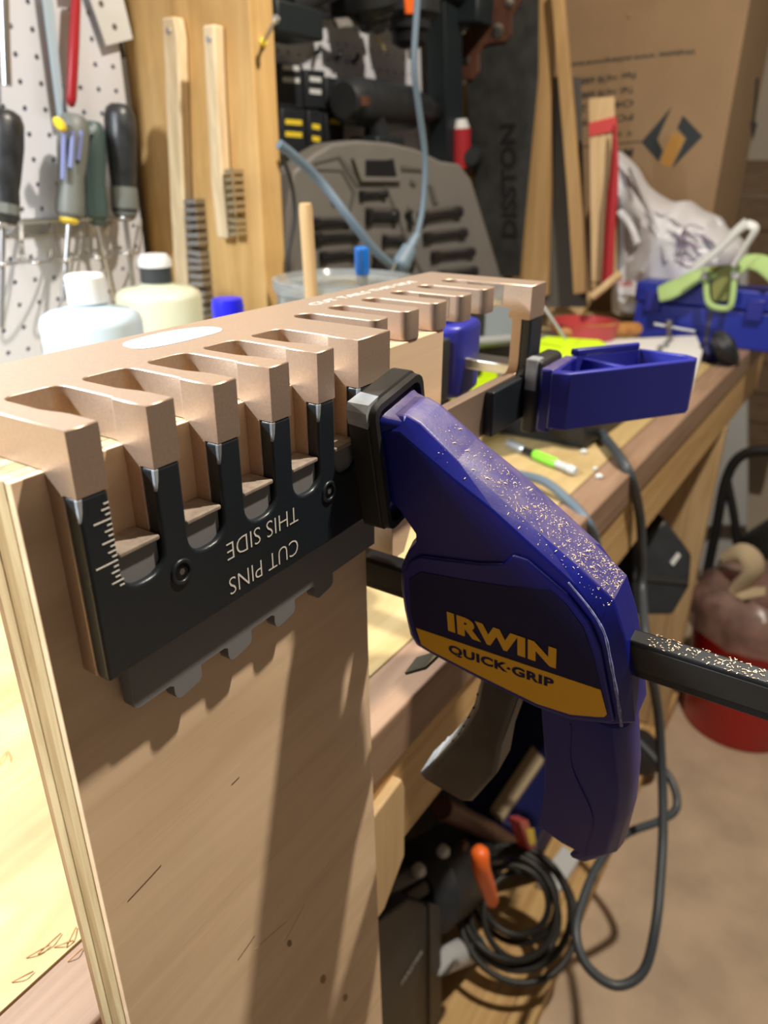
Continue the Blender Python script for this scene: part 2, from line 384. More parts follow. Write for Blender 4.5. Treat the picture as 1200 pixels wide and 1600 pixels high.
for X,Z in ((30.7,-53.8),(106.3,-54.3)):
    s=jig.part('screw', MB().torus((X,-.05,Z),(0,1,0),3.6,.75,20,8), 'black_plastic', smooth=60)
    jig.part('screw_head', MB().lathe((X,.2,Z),(X,-.25,Z),[(0,2.7),(.6,2.7),(1,2.3)],16), 'screw_black', parent=s, smooth=40)
    jig.part('screw_socket', MB().lathe((X,-.2,Z),(X,-.32,Z),[(0,1.1),(1,1.1)],6), 'dark_wall', parent=s)
jig.part('lettering', MB().text('CUT PINS',(86.2,-.05,-65.6),(-1,0,0),(0,0,-1),6.4,36.5,bold=-.012), 'print_white', label='white upside down CUT PINS lettering')
jig.part('lettering', MB().text('THIS SIDE',(87.0,-.05,-52.8),(-1,0,0),(0,0,-1),6.2,37,bold=-.012), 'print_white', label='white upside down THIS SIDE lettering')
seq=[1.6,2.6,1.6,5.6,1.6,2.6,1.6,4.0,1.6,2.6,1.6,7.2,1.6,2.6,1.6,4.0,1.6]
mb=MB()
for i,l in enumerate(seq):
    z=-22.4-i*1.5875; xr=9.1+(.9 if z<-46 else 0); mb.box(xr-l,xr,-.16,-.02,z-.2,z+.2)
jig.part('ruler_ticks', mb, 'print_white', label='white ruler ticks on the fence edge')
mb=MB(); 
for i in range(3): mb.box(146.5-(1.6,2.6,1.6)[i],146.5,-.16,-.02,-24.5-i*1.6,-24.1-i*1.6)
jig.part('ruler_ticks', mb, 'print_white')
def ring2(pts,wd,z0,z1):
    c=Vector((sum(p[0] for p in pts)/len(pts),sum(p[1] for p in pts)/len(pts)))
    return [[(p[0],p[1],z1) for p in pts],[(c.x+(p[0]-c.x)*.96,c.y+(p[1]-c.y)*.93,z1) for p in pts]]
oval=[(p[0],p[1]) for p in crom([(71.3,64.2,0.1),(77.3,68.8,0.1),(97.5,70.3,0.1),(111.6,65.5,0.1),(114.5,58.8,0.1),(110.2,53.7,0.1),(99.7,51.9,0.1),(80.7,52.1,0.1),(70.7,55.7,0.1),(71.3,64.2,0.1)],4)[:-1]]
logo=jig.part('logo_outline', MB().loft(ring2(oval,.6,0,.12),caps=False), 'print_pale', label='pale oval maker mark on the plate')
jig.part('logo_fill', MB().loft([[(p[0],p[1],.03) for p in oval],[(p[0],p[1],.08) for p in oval]]), 'logo_wash', parent=logo)
jig.part('lettering', MB().text('CUT TAILS THIS SIDE',(178,59.2,.02),(1,0,0),(0,1,0),5.2,95), 'print_white', label='white CUT TAILS THIS SIDE lettering')
for (a,b) in ((254.3,256.2),(281.6,283.8)):                      # bare metal where the router bit has worn the fingers
    jig.part('worn_edge', B(a,b-.9,20,34,-12.2,-2.5), 'worn_metal')
jig.part('worn_edge', B(295.85,296.3,17,40,-12,-.8), 'worn_metal', label='bright bare metal patch')
jig.part('worn_edge', B(241.05,241.4,22,40,-11,-.8), 'worn_metal', label='bright bare metal patch')

# ------------------------------------------------------------------ near bar clamp
tilt=math.radians(12); CO=Vector((143,0,-48)); CV=Vector((math.sin(tilt),0,-math.cos(tilt))); CW=Vector((math.cos(tilt),0,math.sin(tilt)))
def cp(y,v,w): return CO+CV*v+CW*w+Vector((0,y,0))
def cprism(poly,w0,w1): return MB().loft([[cp(y,v,w0) for y,v in poly],[cp(y,v,w1) for y,v in poly]])
clamp = Thing('bar_clamp', 'large blue quick-action bar clamp with yellow lettering gripping the board', 'clamp', tuple(cp(-60,210,0)))
# body: side face outline (inner) and the outline at the edge of the top chamfer (outer), matched point by point
inner=[(-9,-17.5),(-19.7,-18.6),(-26.5,-13.7),(-42.2,-3.0),(-57.7,6.6),(-75.6,20.2),(-90.8,32.0),(-100.0,44.1),(-104.4,56),(-109,76),(-112.4,97),(-109,99.6),(-92,106.2),(-76,107.0),(-50,103.0),(-25.1,98.0),(-16.5,95.5),(-13.4,90),(-11.9,75),(-11.7,62),(-13.1,49.1),(-17.7,38.8),(-21.8,33.2),(-22.3,28.5),(-15.6,18.6),(-11.9,15.2),(-9,14)]
outer=[(-9,-22.0),(-19.9,-23.6),(-25.5,-21.3),(-40.5,-8.6),(-55.3,2.4),(-73.8,16.0),(-89.5,27.2),(-103.4,38.6),(-108.6,54),(-113.2,76),(-116.6,101),(-110,104.5),(-92,109.6),(-76,110.0),(-50,106.0),(-24.5,100.2),(-14.0,97.5),(-11.2,91),(-9.9,75),(-9.9,60),(-12.1,47.1),(-16.7,37.8),(-20.4,33.2),(-20.9,28.5),(-14.6,17.6),(-10.9,15.0),(-9,15)]
body=clamp.part('body', MB().loft([[cp(y,v,w_) for y,v in ring] for w_,ring in ((-14,inner),(-8,outer),(8,outer),(14,inner))]), 'blue', bevel=.7, seg=2, smooth=22)
# recessed arm web edge and raised lower panel on the side face
clamp.part('side_panel', cprism([(-14.5,52),(-18.6,43),(-24,38.6),(-52,33.2),(-62,29.8),(-66,24.2),(-72,24.6),(-88,35.5),(-97,46),(-102,58),(-110,95.8),(-108,97.6),(-92,103.8),(-76,104.6),(-50,100.4),(-25,95.6),(-18,93),(-15.2,88),(-13.6,75),(-13.4,62)],-15.6,-13.9), 'blue', parent=body, bevel=1.5, seg=3)
clamp.part('sticker', cprism([(-17.5,53),(-24,46.5),(-43,43.8),(-64,40),(-81,35.0),(-88,40),(-95,49),(-99.5,62),(-107.2,93),(-104,96.2),(-92,101),(-77,102.2),(-50,98),(-25,93.2),(-20,91),(-17.6,85),(-16.3,73)],-15.85,-15.5), 'navy_print', parent=body, bevel=.15, seg=1, label='dark navy maker sticker')
clamp.part('stripe', cprism([(-18.6,81.6),(-103.6,79.6),(-107.0,92.4),(-106,94.6),(-103.5,96),(-92,100.8),(-77,102.0),(-50,97.8),(-25,93.0),(-20.4,91.2)],-16.05,-15.8), 'yellow_print', parent=body, label='yellow stripe')
clamp.part('scuffed_edge', MB().tube([cp(-88,30.5,-14.3),cp(-97,40.5,-14.4),cp(-102.8,50,-14.5),cp(-106.2,64,-14.5),cp(-110,82,-14.5),cp(-112.8,98,-14.4)],lambda t:.35+.5*abs(math.sin(t*23))*t,6,6), 'scuff', parent=body, label='scuffed pale edge')
def ctext(body_,y,v,h,wd,mat,bold,dv=0,shear=0): 
    U=Vector((0,-1,0))+CV*dv; return MB().text(body_, cp(y,v,-16.1), U, -CV, h, wd, bold=bold, thick=.05, shear=shear, sp=1.07)
clamp.part('lettering', ctext('IRWIN',-35.5,75.9,11.4,49.5,'',.058,.008), 'yellow_print', parent=body, label='bold yellow IRWIN lettering')
clamp.part('lettering', ctext('QUICK·GRIP',-34.9,90.9,6.6,49.5,'',.045,-.03), 'navy_print', parent=body, label='dark QUICK-GRIP lettering on yellow')
pad_o=[]
for (sw,sv,a0) in ((-1,-1,180),(1,-1,270),(1,1,0),(-1,1,90)):
    pass
def rrect(hw,v0,v1,r,n=3):
    return arc(hw-r,v1-r,r,0,90,n)+arc(-hw+r,v1-r,r,90,180,n)+arc(-hw+r,v0+r,r,180,270,n)+arc(hw-r,v0+r,r,270,360,n)
def padm(y0,y1,hw,v0,v1,r,ch):
    A=rrect(hw-ch,v0+ch,v1-ch,r); Bq=rrect(hw,v0,v1,r)
    return MB().loft([[cp(y,v,w_) for w_,v in q] for y,q in ((y0,Bq),(y1+ch*.7,Bq),(y1,A))])
pad=clamp.part('jaw_pad', padm(0,-10,19,-30,29,5,2.2), 'rubber', label='black rubber jaw pad', smooth=35)
clamp.part('jaw_pad_rim', MB().loft([[cp(y,v,w_) for w_,v in q] for y,q in ((-9.5,rrect(18.4,-29.4,28.4,5)),(-12.4,rrect(18.2,-29.2,28.2,5)),(-12.4,rrect(15.8,-26.6,25.6,4)),(-9.5,rrect(15.6,-26.4,25.4,4)))],caps=False), 'rubber', parent=pad, smooth=35)
for s in (-1,):
    clamp.part('worn_corner', MB().loft([[cp(y,v,w_) for w_,v in q] for y,q in ((-.3,[(-18.0,-30.5),(-19.6,-28),(-19.6,-22),(-9,-30.5)]),(-9.3,[(-17.2,-30.1),(-19.5,-27.4),(-19.5,-21),(-10,-30.5)]))]), 'rubber_grey', parent=pad, label='scuffed corner of the pad with painted highlight')  # worn pad corner, its bluish highlight held in the colour
clamp.part('arm_root', MB().loft([[cp(y,v,w_) for w_,v in q] for y,q in ((-9,rrect(15,-25,24,4)),(-13,rrect(13.5,-23,16.5,4)),(-20,rrect(12,-22,14,4)))]), 'blue', parent=body, bevel=.6)
bar=clamp.part('bar', MB().loft([[cp(y,v,w_) for w_,v in ((-4,60.5),(4,60.5),(4,79.5),(-4,79.5))] for y in (62,-330)]), 'steel_dark', bevel=1.2, seg=3, label='black steel bar')
clamp.part('bar_groove', MB().loft([[cp(y,v,w_) for w_,v in ((-4.25,62.5),(-3.9,62.2),(-3.9,75.0),(-4.25,74.7))] for y in (61,-329)]), 'rubber', parent=bar)
jaw=clamp.part('fixed_jaw', cprism([(34,-18),(60,20),(66,84),(40,84),(43,30),(43,-24)][::1],-10,10), 'blue', bevel=2, label='blue fixed jaw behind the board')
clamp.part('jaw_pad', padm(42,33,17,-24,22,5,1.5), 'rubber', parent=jaw, label='black rubber jaw pad')
hin=[(-76.5,104),(-79.4,143),(-79.2,174),(-76,200),(-89,205.5),(-97.5,206.5),(-93.5,211.5),(-95,214.5),(-101,213.5),(-112,197),(-114.6,165),(-114,141),(-109,104)]
hout=[(-78.5,104),(-81.6,143),(-81.4,174),(-77.5,198),(-89,203),(-99.5,204.5),(-97.0,209.5),(-100,212.0),(-108,210),(-117.5,196),(-119.6,165),(-119,141),(-115,104)]
hm=[((a[0]+b[0])/2-(1.2 if i>7 else 0),(a[1]+b[1])/2) for i,(a,b) in enumerate(zip(hin,hout))]
handle=clamp.part('handle', MB().loft([[cp(y,v,w_) for y,v in q] for w_,q in ((-12,hin),(-8.5,hm),(-3,hout),(3,hout),(8.5,hm),(12,hin))]), 'blue', bevel=1.2, seg=3, smooth=50, label='blue pistol grip')
clamp.part('grip_seam', MB().tube([cp(-91,112,-12.2),cp(-92.5,140,-12.2),cp(-104,172,-12.2),cp(-102,205,-12.2)],.45,6), 'blue', parent=handle)
tr=[(-47,104),(-43,129),(-33,156),(-18.6,184),(-5,207.5),(-7,210.5),(-31.7,214.5),(-37.4,211),(-53,176),(-56,152),(-66,108)]
tri=[(-49.2,104),(-45.4,129),(-35.4,157),(-21.5,184.5),(-9,206),(-11,208.5),(-31,212),(-36,208.5),(-51,175.5),(-54,152),(-63.5,108)]
trig=clamp.part('trigger', MB().loft([[cp(y,v,w_) for y,v in q] for w_,q in ((-10,tri),(-8.4,tr),(8.4,tr),(10,tri))]), 'grip_grey', bevel=.7, smooth=45, label='dark grey squeeze trigger with ridges')
clamp.part('lit_grip_face', MB().loft([[cp(y+.25,v-.1,w_) for y,v in ((-45.5,114),(-42.4,129),(-32.4,156.5),(-18.4,184),(-5.2,206.8),(-7.2,207.8),(-20,185),(-34,157.5),(-44,130),(-47,114))] for w_ in (-8,8)]), 'rubber_grey', parent=trig, label='pale grip face with lamplight painted in')  # pale strip painted where lamplight catches the trigger's edge
gp_=[(-44.6,121),(-42.0,132),(-39.0,140.5),(-35.8,149),(-32.4,157),(-28.5,165),(-16,188.5),(-12,196)]
for y,v in gp_:
    clamp.part('grip_ridge', MB().tube([cp(y+.5,v,-8.6),cp(y+.6,v,0),cp(y+.5,v,8.6)],.55,6), 'rubber' if v<170 else 'rubber_grey', parent=trig)  # ridges near the tip are paler, lamplight put into their colour
clamp.part('release_lever', MB().loft([[cp(y+dy,v+dv,w_) for (y,v) in ((-26,101),(-14.5,118.5),(-1.5,129))] for w_,dy,dv in ((-6,0,0),(6,0,0),(6,-.6,1.5),(-6,-.6,1.5),(-6,0,0))],caps=False,closed=False), 'steel_dark', label='thin bent black release lever')
mb=MB()                                                          # chips and dust on the clamp
rnd=random.Random(3)
def topv(y):
    pts=[(-25.5,-21.3),(-40.5,-8.6),(-55.3,2.4),(-73.8,16.0),(-89.5,27.2),(-103.4,38.6)]
    for (a,b),(c,d) in zip(pts,pts[1:]):
        if c<=y<=a: return b+(d-b)*(a-y)/(a-c)
    return 38
for i in range(900):
    q=rnd.random()**.55; y=-26-77*q; w_=rnd.uniform(-7.5,7.5); v=topv(y)-.12; l=rnd.choice((.25,.3,.4,.5,.7)) if rnd.random()<.93 else rnd.uniform(1.0,2.4)
    if rnd.random()<.10: w_=rnd.uniform(-12,-8.5); v=topv(y)+(-8-w_)*.62-.15
    a=rnd.uniform(0,6.28); c=cp(y,v,w_); d=(Vector((0,-.83,0))+CV*.55)*math.cos(a)+CW*math.sin(a); e=(Vector((0,-.83,0))+CV*.55)*-math.sin(a)+CW*math.cos(a); n=-CV*.83+Vector((0,-.55,0))
    b=len(mb.v); t=.12 if l<1 else .16
    mb.v += [c-d*l/2-e*t,c-d*l/2+e*t,c+e*t*1.4+n*(.18+.1*l),c-e*t*.6+n*(.18+.1*l),c+d*l/2+e*t*2.2,c+d*l/2+e*t*.6]; mb.f += [(b,b+1,b+2,b+3),(b+3,b+2,b+4,b+5)]
for i in range(420):
    y=-rnd.uniform(116,240); w_=rnd.uniform(-3.6,3.6); c=cp(y,60.4,w_); a=rnd.uniform(0,6.28); l=rnd.uniform(.2,.6); b=len(mb.v)
    d=Vector((math.cos(a),math.sin(a),0))*l; e=Vector((-math.sin(a),math.cos(a),0))*.16
    mb.v += [c-d-e,c-d+e,c+d+e+Vector((0,0,.25)),c+d-e+Vector((0,0,.25))]; mb.f.append((b,b+1,b+2,b+3))
single('sawdust','pale sawdust and curled chips on the near clamp','sawdust',mb,'sawdust',tuple(cp(-60,10,0)),kind='stuff')

# ------------------------------------------------------------------ far bar clamp, lying on its side
fc = Thing('bar_clamp','blue bar clamp on its side gripping the far end of the jig','clamp',(330,-20,-80))
fpad=fc.part('jaw_pad', MB().loft([[(x,y,z) for x,z in q] for y,q in ((0,[(295,-84),(328,-84),(328,-40),(295,-40)]),(-8.5,[(295,-84),(328,-84),(328,-40),(295,-40)]),(-11,[(297,-82),(326,-82),(326,-42),(297,-42)]))]), 'rubber', bevel=2, label='scuffed black jaw pad')
fc.part('worn_corner', B(294.6,304,-8,-.5,-58,-39.6), 'rubber_grey', parent=fpad, bevel=1, label='scuffed corner with painted highlight')
fc.part('jaw_plate', B(291,330,-19,-11,-80,-43), 'blue', bevel=1.5)
JO=[(287,-19),(289,-29),(361,-79),(369,-79),(374,-72),(375,-42),(332,-14)]; JI=[(294,-21),(295,-29),(361,-74.5),(367,-74.5),(370,-70),(371,-44),(331,-18)]
fj=fc.part('fixed_jaw', MB().loft([[(x,y,z) for x,y in q] for q,z in ((JO,-76),(JO,-46),(JO,-43.5),(JI,-43),(JI,-56))]), 'blue_tool', bevel=.8, smooth=40, label='blue triangular fixed jaw with open pocket')
fc.part('jaw_rib', MB().prism([(329,-46),(332,-48),(338,-22),(335,-20)],'Z',-57,-45), 'blue_tool', parent=fj, bevel=.5)
fc.part('jaw_lip', MB().prism([(331,-18),(371,-44),(375,-42),(333,-13)],'Z',-43.5,-39.5), 'blue_tool', parent=fj, bevel=.8)
fc.part('bar', MB().box(335,354,-60,230,-62,-55), 'steel', bevel=1, label='bright steel bar')
mh=fc.part('moving_head', MB().prism([(326,62),(331,58),(345,58),(366,62),(372,74),(372,100),(330,108),(322,98),(322,70)],'Z',-82,-34), 'blue_tool', bevel=4, seg=3, label='blue sliding head behind the jig')
fc.part('head_cap', MB().lathe((337,84,-36),(337,84,-24),[(0,14),(.6,14),(1,11)],20), 'blue_tool', parent=mh, bevel=1)
fc.part('jaw_pad', B(303,322,62,72,-80,-40), 'rubber', parent=mh, bevel=1.5)
fc.part('grip', MB().lathe((345,100,-58),(520,190,-58),[(0,11),(.3,14),(.8,13),(1,10)],14,.7), 'grip_grey', parent=mh, smooth=40)

# ------------------------------------------------------------------ tools hung on the bright pegboard
def driver(name,label,top,bot,tip,r,prof,mat,group,extra=None,shaft=3.2,n=12):
    t=Thing(name,label,'screwdriver',tip,group)
    h=t.part('handle', MB().lathe(top,bot,[(a,r*b) for a,b in prof],n), mat, smooth=35)
    T=Vector(top);Bv=Vector(bot);Tp=Vector(tip)
    t.part('shaft', MB().tube([Bv-(Bv-T)*.02,Tp],shaft,10,0), 'steel', smooth=50)
    t.part('ferrule', MB().lathe(Bv-(Bv-T)*.04,Bv+(Tp-Bv)*.03,[(0,r*.62),(.5,r*.66),(1,r*.4)],12), extra or 'steel', parent=h, smooth=40)
    return t,h
G='screwdrivers in the wire rack'
taper=[(0,.55),(.03,.80),(.10,.97),(.3,1),(.6,.86),(.68,.80),(.8,.84),(.92,.86),(1,.6)]
slim=[(0,.62),(.03,.82),(.12,1),(.35,.96),(.6,.78),(.8,.92),(.93,.9),(1,.5)]
t,h=driver('screwdriver','black tape wrapped screwdriver at the left edge of the rack',(410.3,628.0,108.8),(384.6,628.0,0.9),(360.0,628.0,-101.4),20,taper,'tape_black',G,'steel')
t.part('yellow_band', MB().lathe((389.3,628.0,21.8),(387.1,628.0,12.0),[(0,17.0),(1,17.2)],12), 'driver_grey', parent=h)
t,h=driver('screwdriver','pale grey and blue screwdriver with a yellow button in the rack',(490.5,624.0,108.0),(462.6,624.0,0.9),(438.1,624.0,-83.0),17,slim,'driver_grey',G,'yellow_bit')
for dx in (-15,-2,10):
    t.part('blue_flute', MB().tube([(472.2,606.0,91.5),(461.9,606.0,55.9)] if dx==-2 else ([(465.5,612.0,91.4),(454.4,612.0,44.5)] if dx<0 else [(484.3,608.0,91.9),(474.7,608.0,63.6)]),2.6,8,0), 'driver_blue', parent=h, smooth=50)
t.part('button', MB().lathe((461.4,611.0,97.9),(453.8,603.0,96.8),[(0,5),(.7,5),(1,3)],12,1.6), 'yellow_bit', parent=h, smooth=40, label='yellow button')
t,h=driver('screwdriver','dark green grey screwdriver leaning between two others in the rack',(524.7,640.0,103.6),(512.3,640.0,-4.3),(522.1,640.0,-95.4),14.5,slim,'driver_green',G,'driver_green')
t.part('button', MB().lathe((512.6,628.0,93.9),(507.0,622.0,93.0),[(0,4),(1,3)],10), 'sky_blue_plastic', parent=h)
t,h=driver('screwdriver','black tape wrapped screwdriver nearest the wooden upright',(556.9,628.0,122.5),(544.6,628.0,-0.5),(541.8,628.0,-90.7),18.5,taper,'tape_black',G,'steel')
t.part('grey_grip', MB().lathe((547.9,628.0,35.1),(545.3,628.0,3.8),[(0,15.4),(.2,15.9),(.7,16.4),(1,14)],12), 'driver_grey', parent=h, smooth=40)
rack=Thing('wire_tool_rack','chrome wire rack with rings holding the screwdrivers','rack',(477.7,660.0,-21.6))
rack.part('back_plate', MB().slab([(381.6,667.0,-10.9),(563.3,667.0,-22.5),(567.0,667.0,-1.4),(385.5,667.0,5.7)],(0,2,0)), 'steel', bevel=.5)
for ring in [[(392.8,664.0,1.6),(372.4,640.0,-32.0),(358.7,604.0,-33.6),(371.2,604.0,-34.8),(403.8,640.0,-34.8),(428.8,664.0,-0.3)],[(430.7,664.0,1.0),(409.4,640.0,-33.9),(394.7,604.0,-35.6),(408.2,604.0,-36.9),(443.2,640.0,-36.8),(469.4,664.0,-1.0)],[(473.6,664.0,-1.2),(452.0,640.0,-34.8),(433.0,604.0,-36.4),(447.6,604.0,-37.7),(481.6,640.0,-37.3),(508.3,664.0,-2.9)],[(515.5,664.0,-3.3),(493.6,640.0,-35.4),(473.4,604.0,-37.2),(489.1,604.0,-38.6),(525.7,640.0,-38.0),(553.0,664.0,-5.2)],[(558.3,664.0,-3.2),(536.0,640.0,-34.3),(514.4,604.0,-36.4),(531.4,604.0,-37.8),(570.4,640.0,-36.9),(598.6,664.0,-5.1)]]:
    rack.part('ring', MB().tube(ring,1.6,8,6), 'steel', smooth=60)
rack.part('top_wire', MB().tube([(368.0,640.0,1.3),(430.9,634.0,1.4),(563.5,640.0,-0.3)],1.5,8,4), 'steel', smooth=60)
single('steel_rod','pale steel rod with wooden tip hanging at the far left of the pegboard','rod',MB().tube([(450.6,650.0,231.3),(440.2,650.0,175.6),(432.7,650.0,132.9)],5.5,10,4),'steel',(432.7,650.0,132.9),smooth=60)
single('steel_bar','long pale blue steel bar hanging behind the grey screwdriver','bar',MB().slab([(497.8,655.0,234.1),(510.5,655.0,236.1),(502.4,655.0,106.2),(493.8,655.0,104.5)],(0,4,0)),'sky_blue_plastic',(498.1,655.0,105.4),bevel=.8)
rh=Thing('red_handled_tool','tool with a glossy red dipped handle hanging upside down','tool',(507.0,648.0,117.7))
rh.part('handle', MB().lathe((504.7,646.0,117.5),(534.2,646.0,233.3),[(0,3),(.02,6),(.07,8),(.5,8.4),(1,7.5)],14,.7), 'red_handle', smooth=40)
rh.part('head', MB().slab([(525.4,650.0,234.6),(550.6,650.0,238.5),(561.0,650.0,266.9),(527.5,650.0,260.9)],(0,5,0)), 'steel')
pk=Thing('putty_knife','grey steel putty knife blade hanging above the taped screwdriver','putty knife',(595.3,660.0,190.1))
pk.part('blade', MB().slab([(556.8,660.0,244.0),(606.3,660.0,251.9),(617.2,660.0,195.8),(575.9,660.0,184.2)],(0,1.6,0)), 'pale_grey', bevel=.4)
for q in ((591.5,659.9,205.0),(576.3,659.9,225.4)): pk.part('hole', MB().lathe(q,(q[0],q[1]-.3,q[2]),[(0,3.4),(1,3.4)],14), 'dark_wall')
# wire brushes on the upright
def brush(label,hx,pts,rows,mat,rl):
    t=Thing('wire_brush',label,'brush',pts[-1],'wire brushes on the upright')
    mb=MB(); rings=[]
    for (x,y,z),wd in pts[:-1]:
        rings.append([(hx-17,y+wd/2,z),(hx-17,y-wd/2,z),(hx-1,y-wd/2,z),(hx-1,y+wd/2,z)])
    h=t.part('handle', mb.loft(rings), 'old_wood', bevel=2.5, seg=3)
    a=pts[0][0]; t.part('hang_nail', MB().lathe((hx-16.8,a[1],a[2]-14),(hx-19,a[1],a[2]-14),[(0,4),(1,3.4)],12), 'steel', parent=h)
    z0,z1,y0,n=rows
    rb=random.Random(5)
    for i in range(n):
        z=z0+(z1-z0)*i/(n-1); m2=MB(); b=abs(z1-z0)/n*.27
        e=rb.uniform(-2,2)
        m2.loft([[(hx-16,y0,z-b),(hx-2,y0,z-b),(hx-2,y0,z+b),(hx-16,y0,z+b)],[(hx-18,y0-rl,z-b*1.2+e),(hx,y0-rl,z-b*1.2+e),(hx,y0-rl,z+b*1.2+e),(hx-18,y0-rl,z+b*1.2+e)]])
        t.part('bristle_row', m2, mat)
    return t
b1=[((612.0,584.6,210.6),20),((612.0,583.6,190.8),24),((612.0,592.7,99.6),24),((612.0,601.6,6.3),24),((612.0,611.6,-129.9),24)]
t=brush('long wire brush with grey bristles on the pine upright',621,b1+[(612.0,611.6,-129.9)],((612.0,581.9,18.0)[2],(612.0,595.8,-119.9)[2],(612.0,594.7,-47.0)[1]-2,15),'bristle',24)
b2=[((612.0,523.4,198.7),18),((612.0,526.9,130.9),18),((612.0,530.2,44.1),19),((612.0,528.4,-22.1),19)]
t=brush('shorter wire brush with brassy bristles on the pine upright',621,b2+[(612.0,528.4,-22.1)],((612.0,513.8,52.5)[2],(612.0,513.1,-16.9)[2],(612.0,522.8,8.8)[1]-6,9),'bristle_brass',15)
t=Thing('hook_screw','small steel screw hook sticking out of the upright','screw',(641.1,477.0,183.3))
t.part('shank', MB().tube([(638.9,476.0,183.0),(633.0,462.0,190.9),(627.8,448.0,199.8)],2.2,8,3), 'steel', smooth=50)
t.part('collar', MB().lathe((640.0,477.0,182.6),(636.6,473.0,183.8),[(0,4.4),(1,4)],12), 'yellow_bit')
t.part('head', MB().lathe((627.9,449.0,198.7),(626.5,444.0,202.2),[(0,3),(.3,4.4),(1,3.6)],12), 'steel', smooth=40)

# ------------------------------------------------------------------ behind the jig on the bench
def bottle(label,base,R,H,neck,mat,capmat,capR,capH,top=None):
    t=Thing('bottle',label,'bottle',base); x,y,z=base
    t.part('body', MB().lathe(base,(x,y,z+H),[(0,R*.9),(.02,R),(.90,R),(.925,R*.96),(.945,R*.82),(.96,neck*1.35),(.972,neck),(1,neck)],28), mat, smooth=40)
    c=t.part('cap', MB().lathe((x,y,z+H-4),(x,y,z+H-4+capH),[(0,capR),(.9,capR*.97),(1,capR*.85)],24), capmat, smooth=35)
    if top: t.part('cap_top', MB().lathe((x,y,z+H-4+capH*.62),(x,y,z+H-1+capH),[(0,capR*1.04),(.6,capR*1.02),(1,capR*.8)],24), top, parent=c, smooth=35)
bq=(328.9,430.0,-68.0); bottle('white translucent bottle with white cap behind the jig',(bq[0],430,-262),44,214,16,'hdpe_white','cap_white',17.5,24)
bq=(500.7,535.0,-90.4); bottle('cream bottle with black and white cap, right of the white bottle',(bq[0],535,-262),48,204,17,'hdpe_cream','cap_black',18,27,'cap_white')
bq=(451.5,380.0,-68.9); t=Thing('glue_bottle','small bottle with bright blue cap behind the jig','bottle',(bq[0],380,-262))
t.part('body', MB().lathe((bq[0],380,-262),(bq[0],380,-100),[(0,22),(.04,24),(.75,24),(.92,12),(1,11)],20), 'hdpe_white', smooth=40)
t.part('cap', MB().lathe((bq[0],380,-102),(bq[0],380,(452.6,380.0,-60.4)[2]),[(0,15.2),(.85,15.8),(1,14.4)],20), 'cap_blue', smooth=35)
tb=(583.6,330.0,-62.0); t=Thing('plastic_tub','clear plastic tub with lid rim behind the jig','tub',(tb[0],330,-262)); x=tb[0]; zt=(485.3,330.0,-55.3)[2]+4
t.part('body', MB().lathe((x,330,-262),(x,330,zt-8),[(0,66),(.02,70),(1,76)],32), 'clear_plastic', smooth=40)
t.part('lid', MB().loft([[(x+r*math.cos(k*math.pi/18),330+r*math.sin(k*math.pi/18),z) for k in range(36)] for r,z in ((60,zt-10),(79,zt-12),(80,zt),(74,zt+1),(70,zt-5),(20,zt-5))],caps=False), 'clear_plastic', smooth=40)
dq=(492.6,310.0,27.0); dl=(510.6,318.0,-64.9)
single('dowel','pale wooden dowel standing in the clear tub','dowel',MB().lathe((dl[0]+6,318,-255),dq,[(0,6.4),(.98,6.4),(1,5.6)],14),'pine_pale',(dl[0],318,-255),smooth=40)
t=Thing('hex_driver','small driver with bright blue fluted handle in the tub','screwdriver',(572.9,300.0,-71.5))
t.part('handle', MB().lathe((571.2,300.0,-16.4),(572.0,300.0,-45.1),[(0,5),(.06,8.2),(.9,8.2),(1,7)],6), 'bright_blue', bevel=1)
t.part('shaft', MB().lathe((572.0,300.0,-44.5),(575.1,300.0,-92.0),[(0,6),(.3,5.6),(.32,3),(1,3)],12), 'steel', smooth=40)
t=Thing('extension_cord','grey blue cord hanging from above with a three prong plug','cord',(693.0,330.0,-56.2))
t.part('cable', MB().tube([(726.6,330.0,256.2),(725.6,330.0,222.0),(721.4,330.0,162.1),(733.2,330.0,122.2),(750.9,330.0,69.5),(749.2,330.0,16.7),(735.5,330.0,-20.6)],3.6,10,6), 'cord_grey', smooth=60)
pl=t.part('plug', MB().lathe((739.9,330.0,-15.0),(695.8,330.0,-51.3),[(0,4.5),(.3,6.5),(.42,6),(.48,10),(.95,11.5),(1,9)],12,.8), 'cord_grey', smooth=35)
for q0,q1 in (((681.9,326.0,-45.4),(670.7,326.0,-57.3)),((709.2,330.0,-51.1),(700.6,330.0,-63.7)),((729.5,334.0,-49.6),(720.7,334.0,-61.6))):
    t.part('prong', MB().tube([q0,q1],1.8,6,0), 'steel', parent=pl)
single('cable','dark grey cable sagging from the left in front of the grey tool case','cable',MB().tube([(566.7,400.0,79.5),(587.1,395.0,67.1),(617.9,385.0,42.5),(634.2,360.0,6.4),(663.9,345.0,-29.3),(701.1,335.0,-56.7)],5,10,6),'cord_grey',(677.1,340.0,-51.7),smooth=60)
single('thin_cable','thin black cable drooping at the left of the tool case','cable',MB().tube([(654.5,470.0,72.0),(671.0,470.0,37.1),(673.4,470.0,0.7),(657.5,470.0,-43.4),(657.7,470.0,-74.2)],2.4,8,5),'cord_black',(657.7,470.0,-74.2),smooth=60)

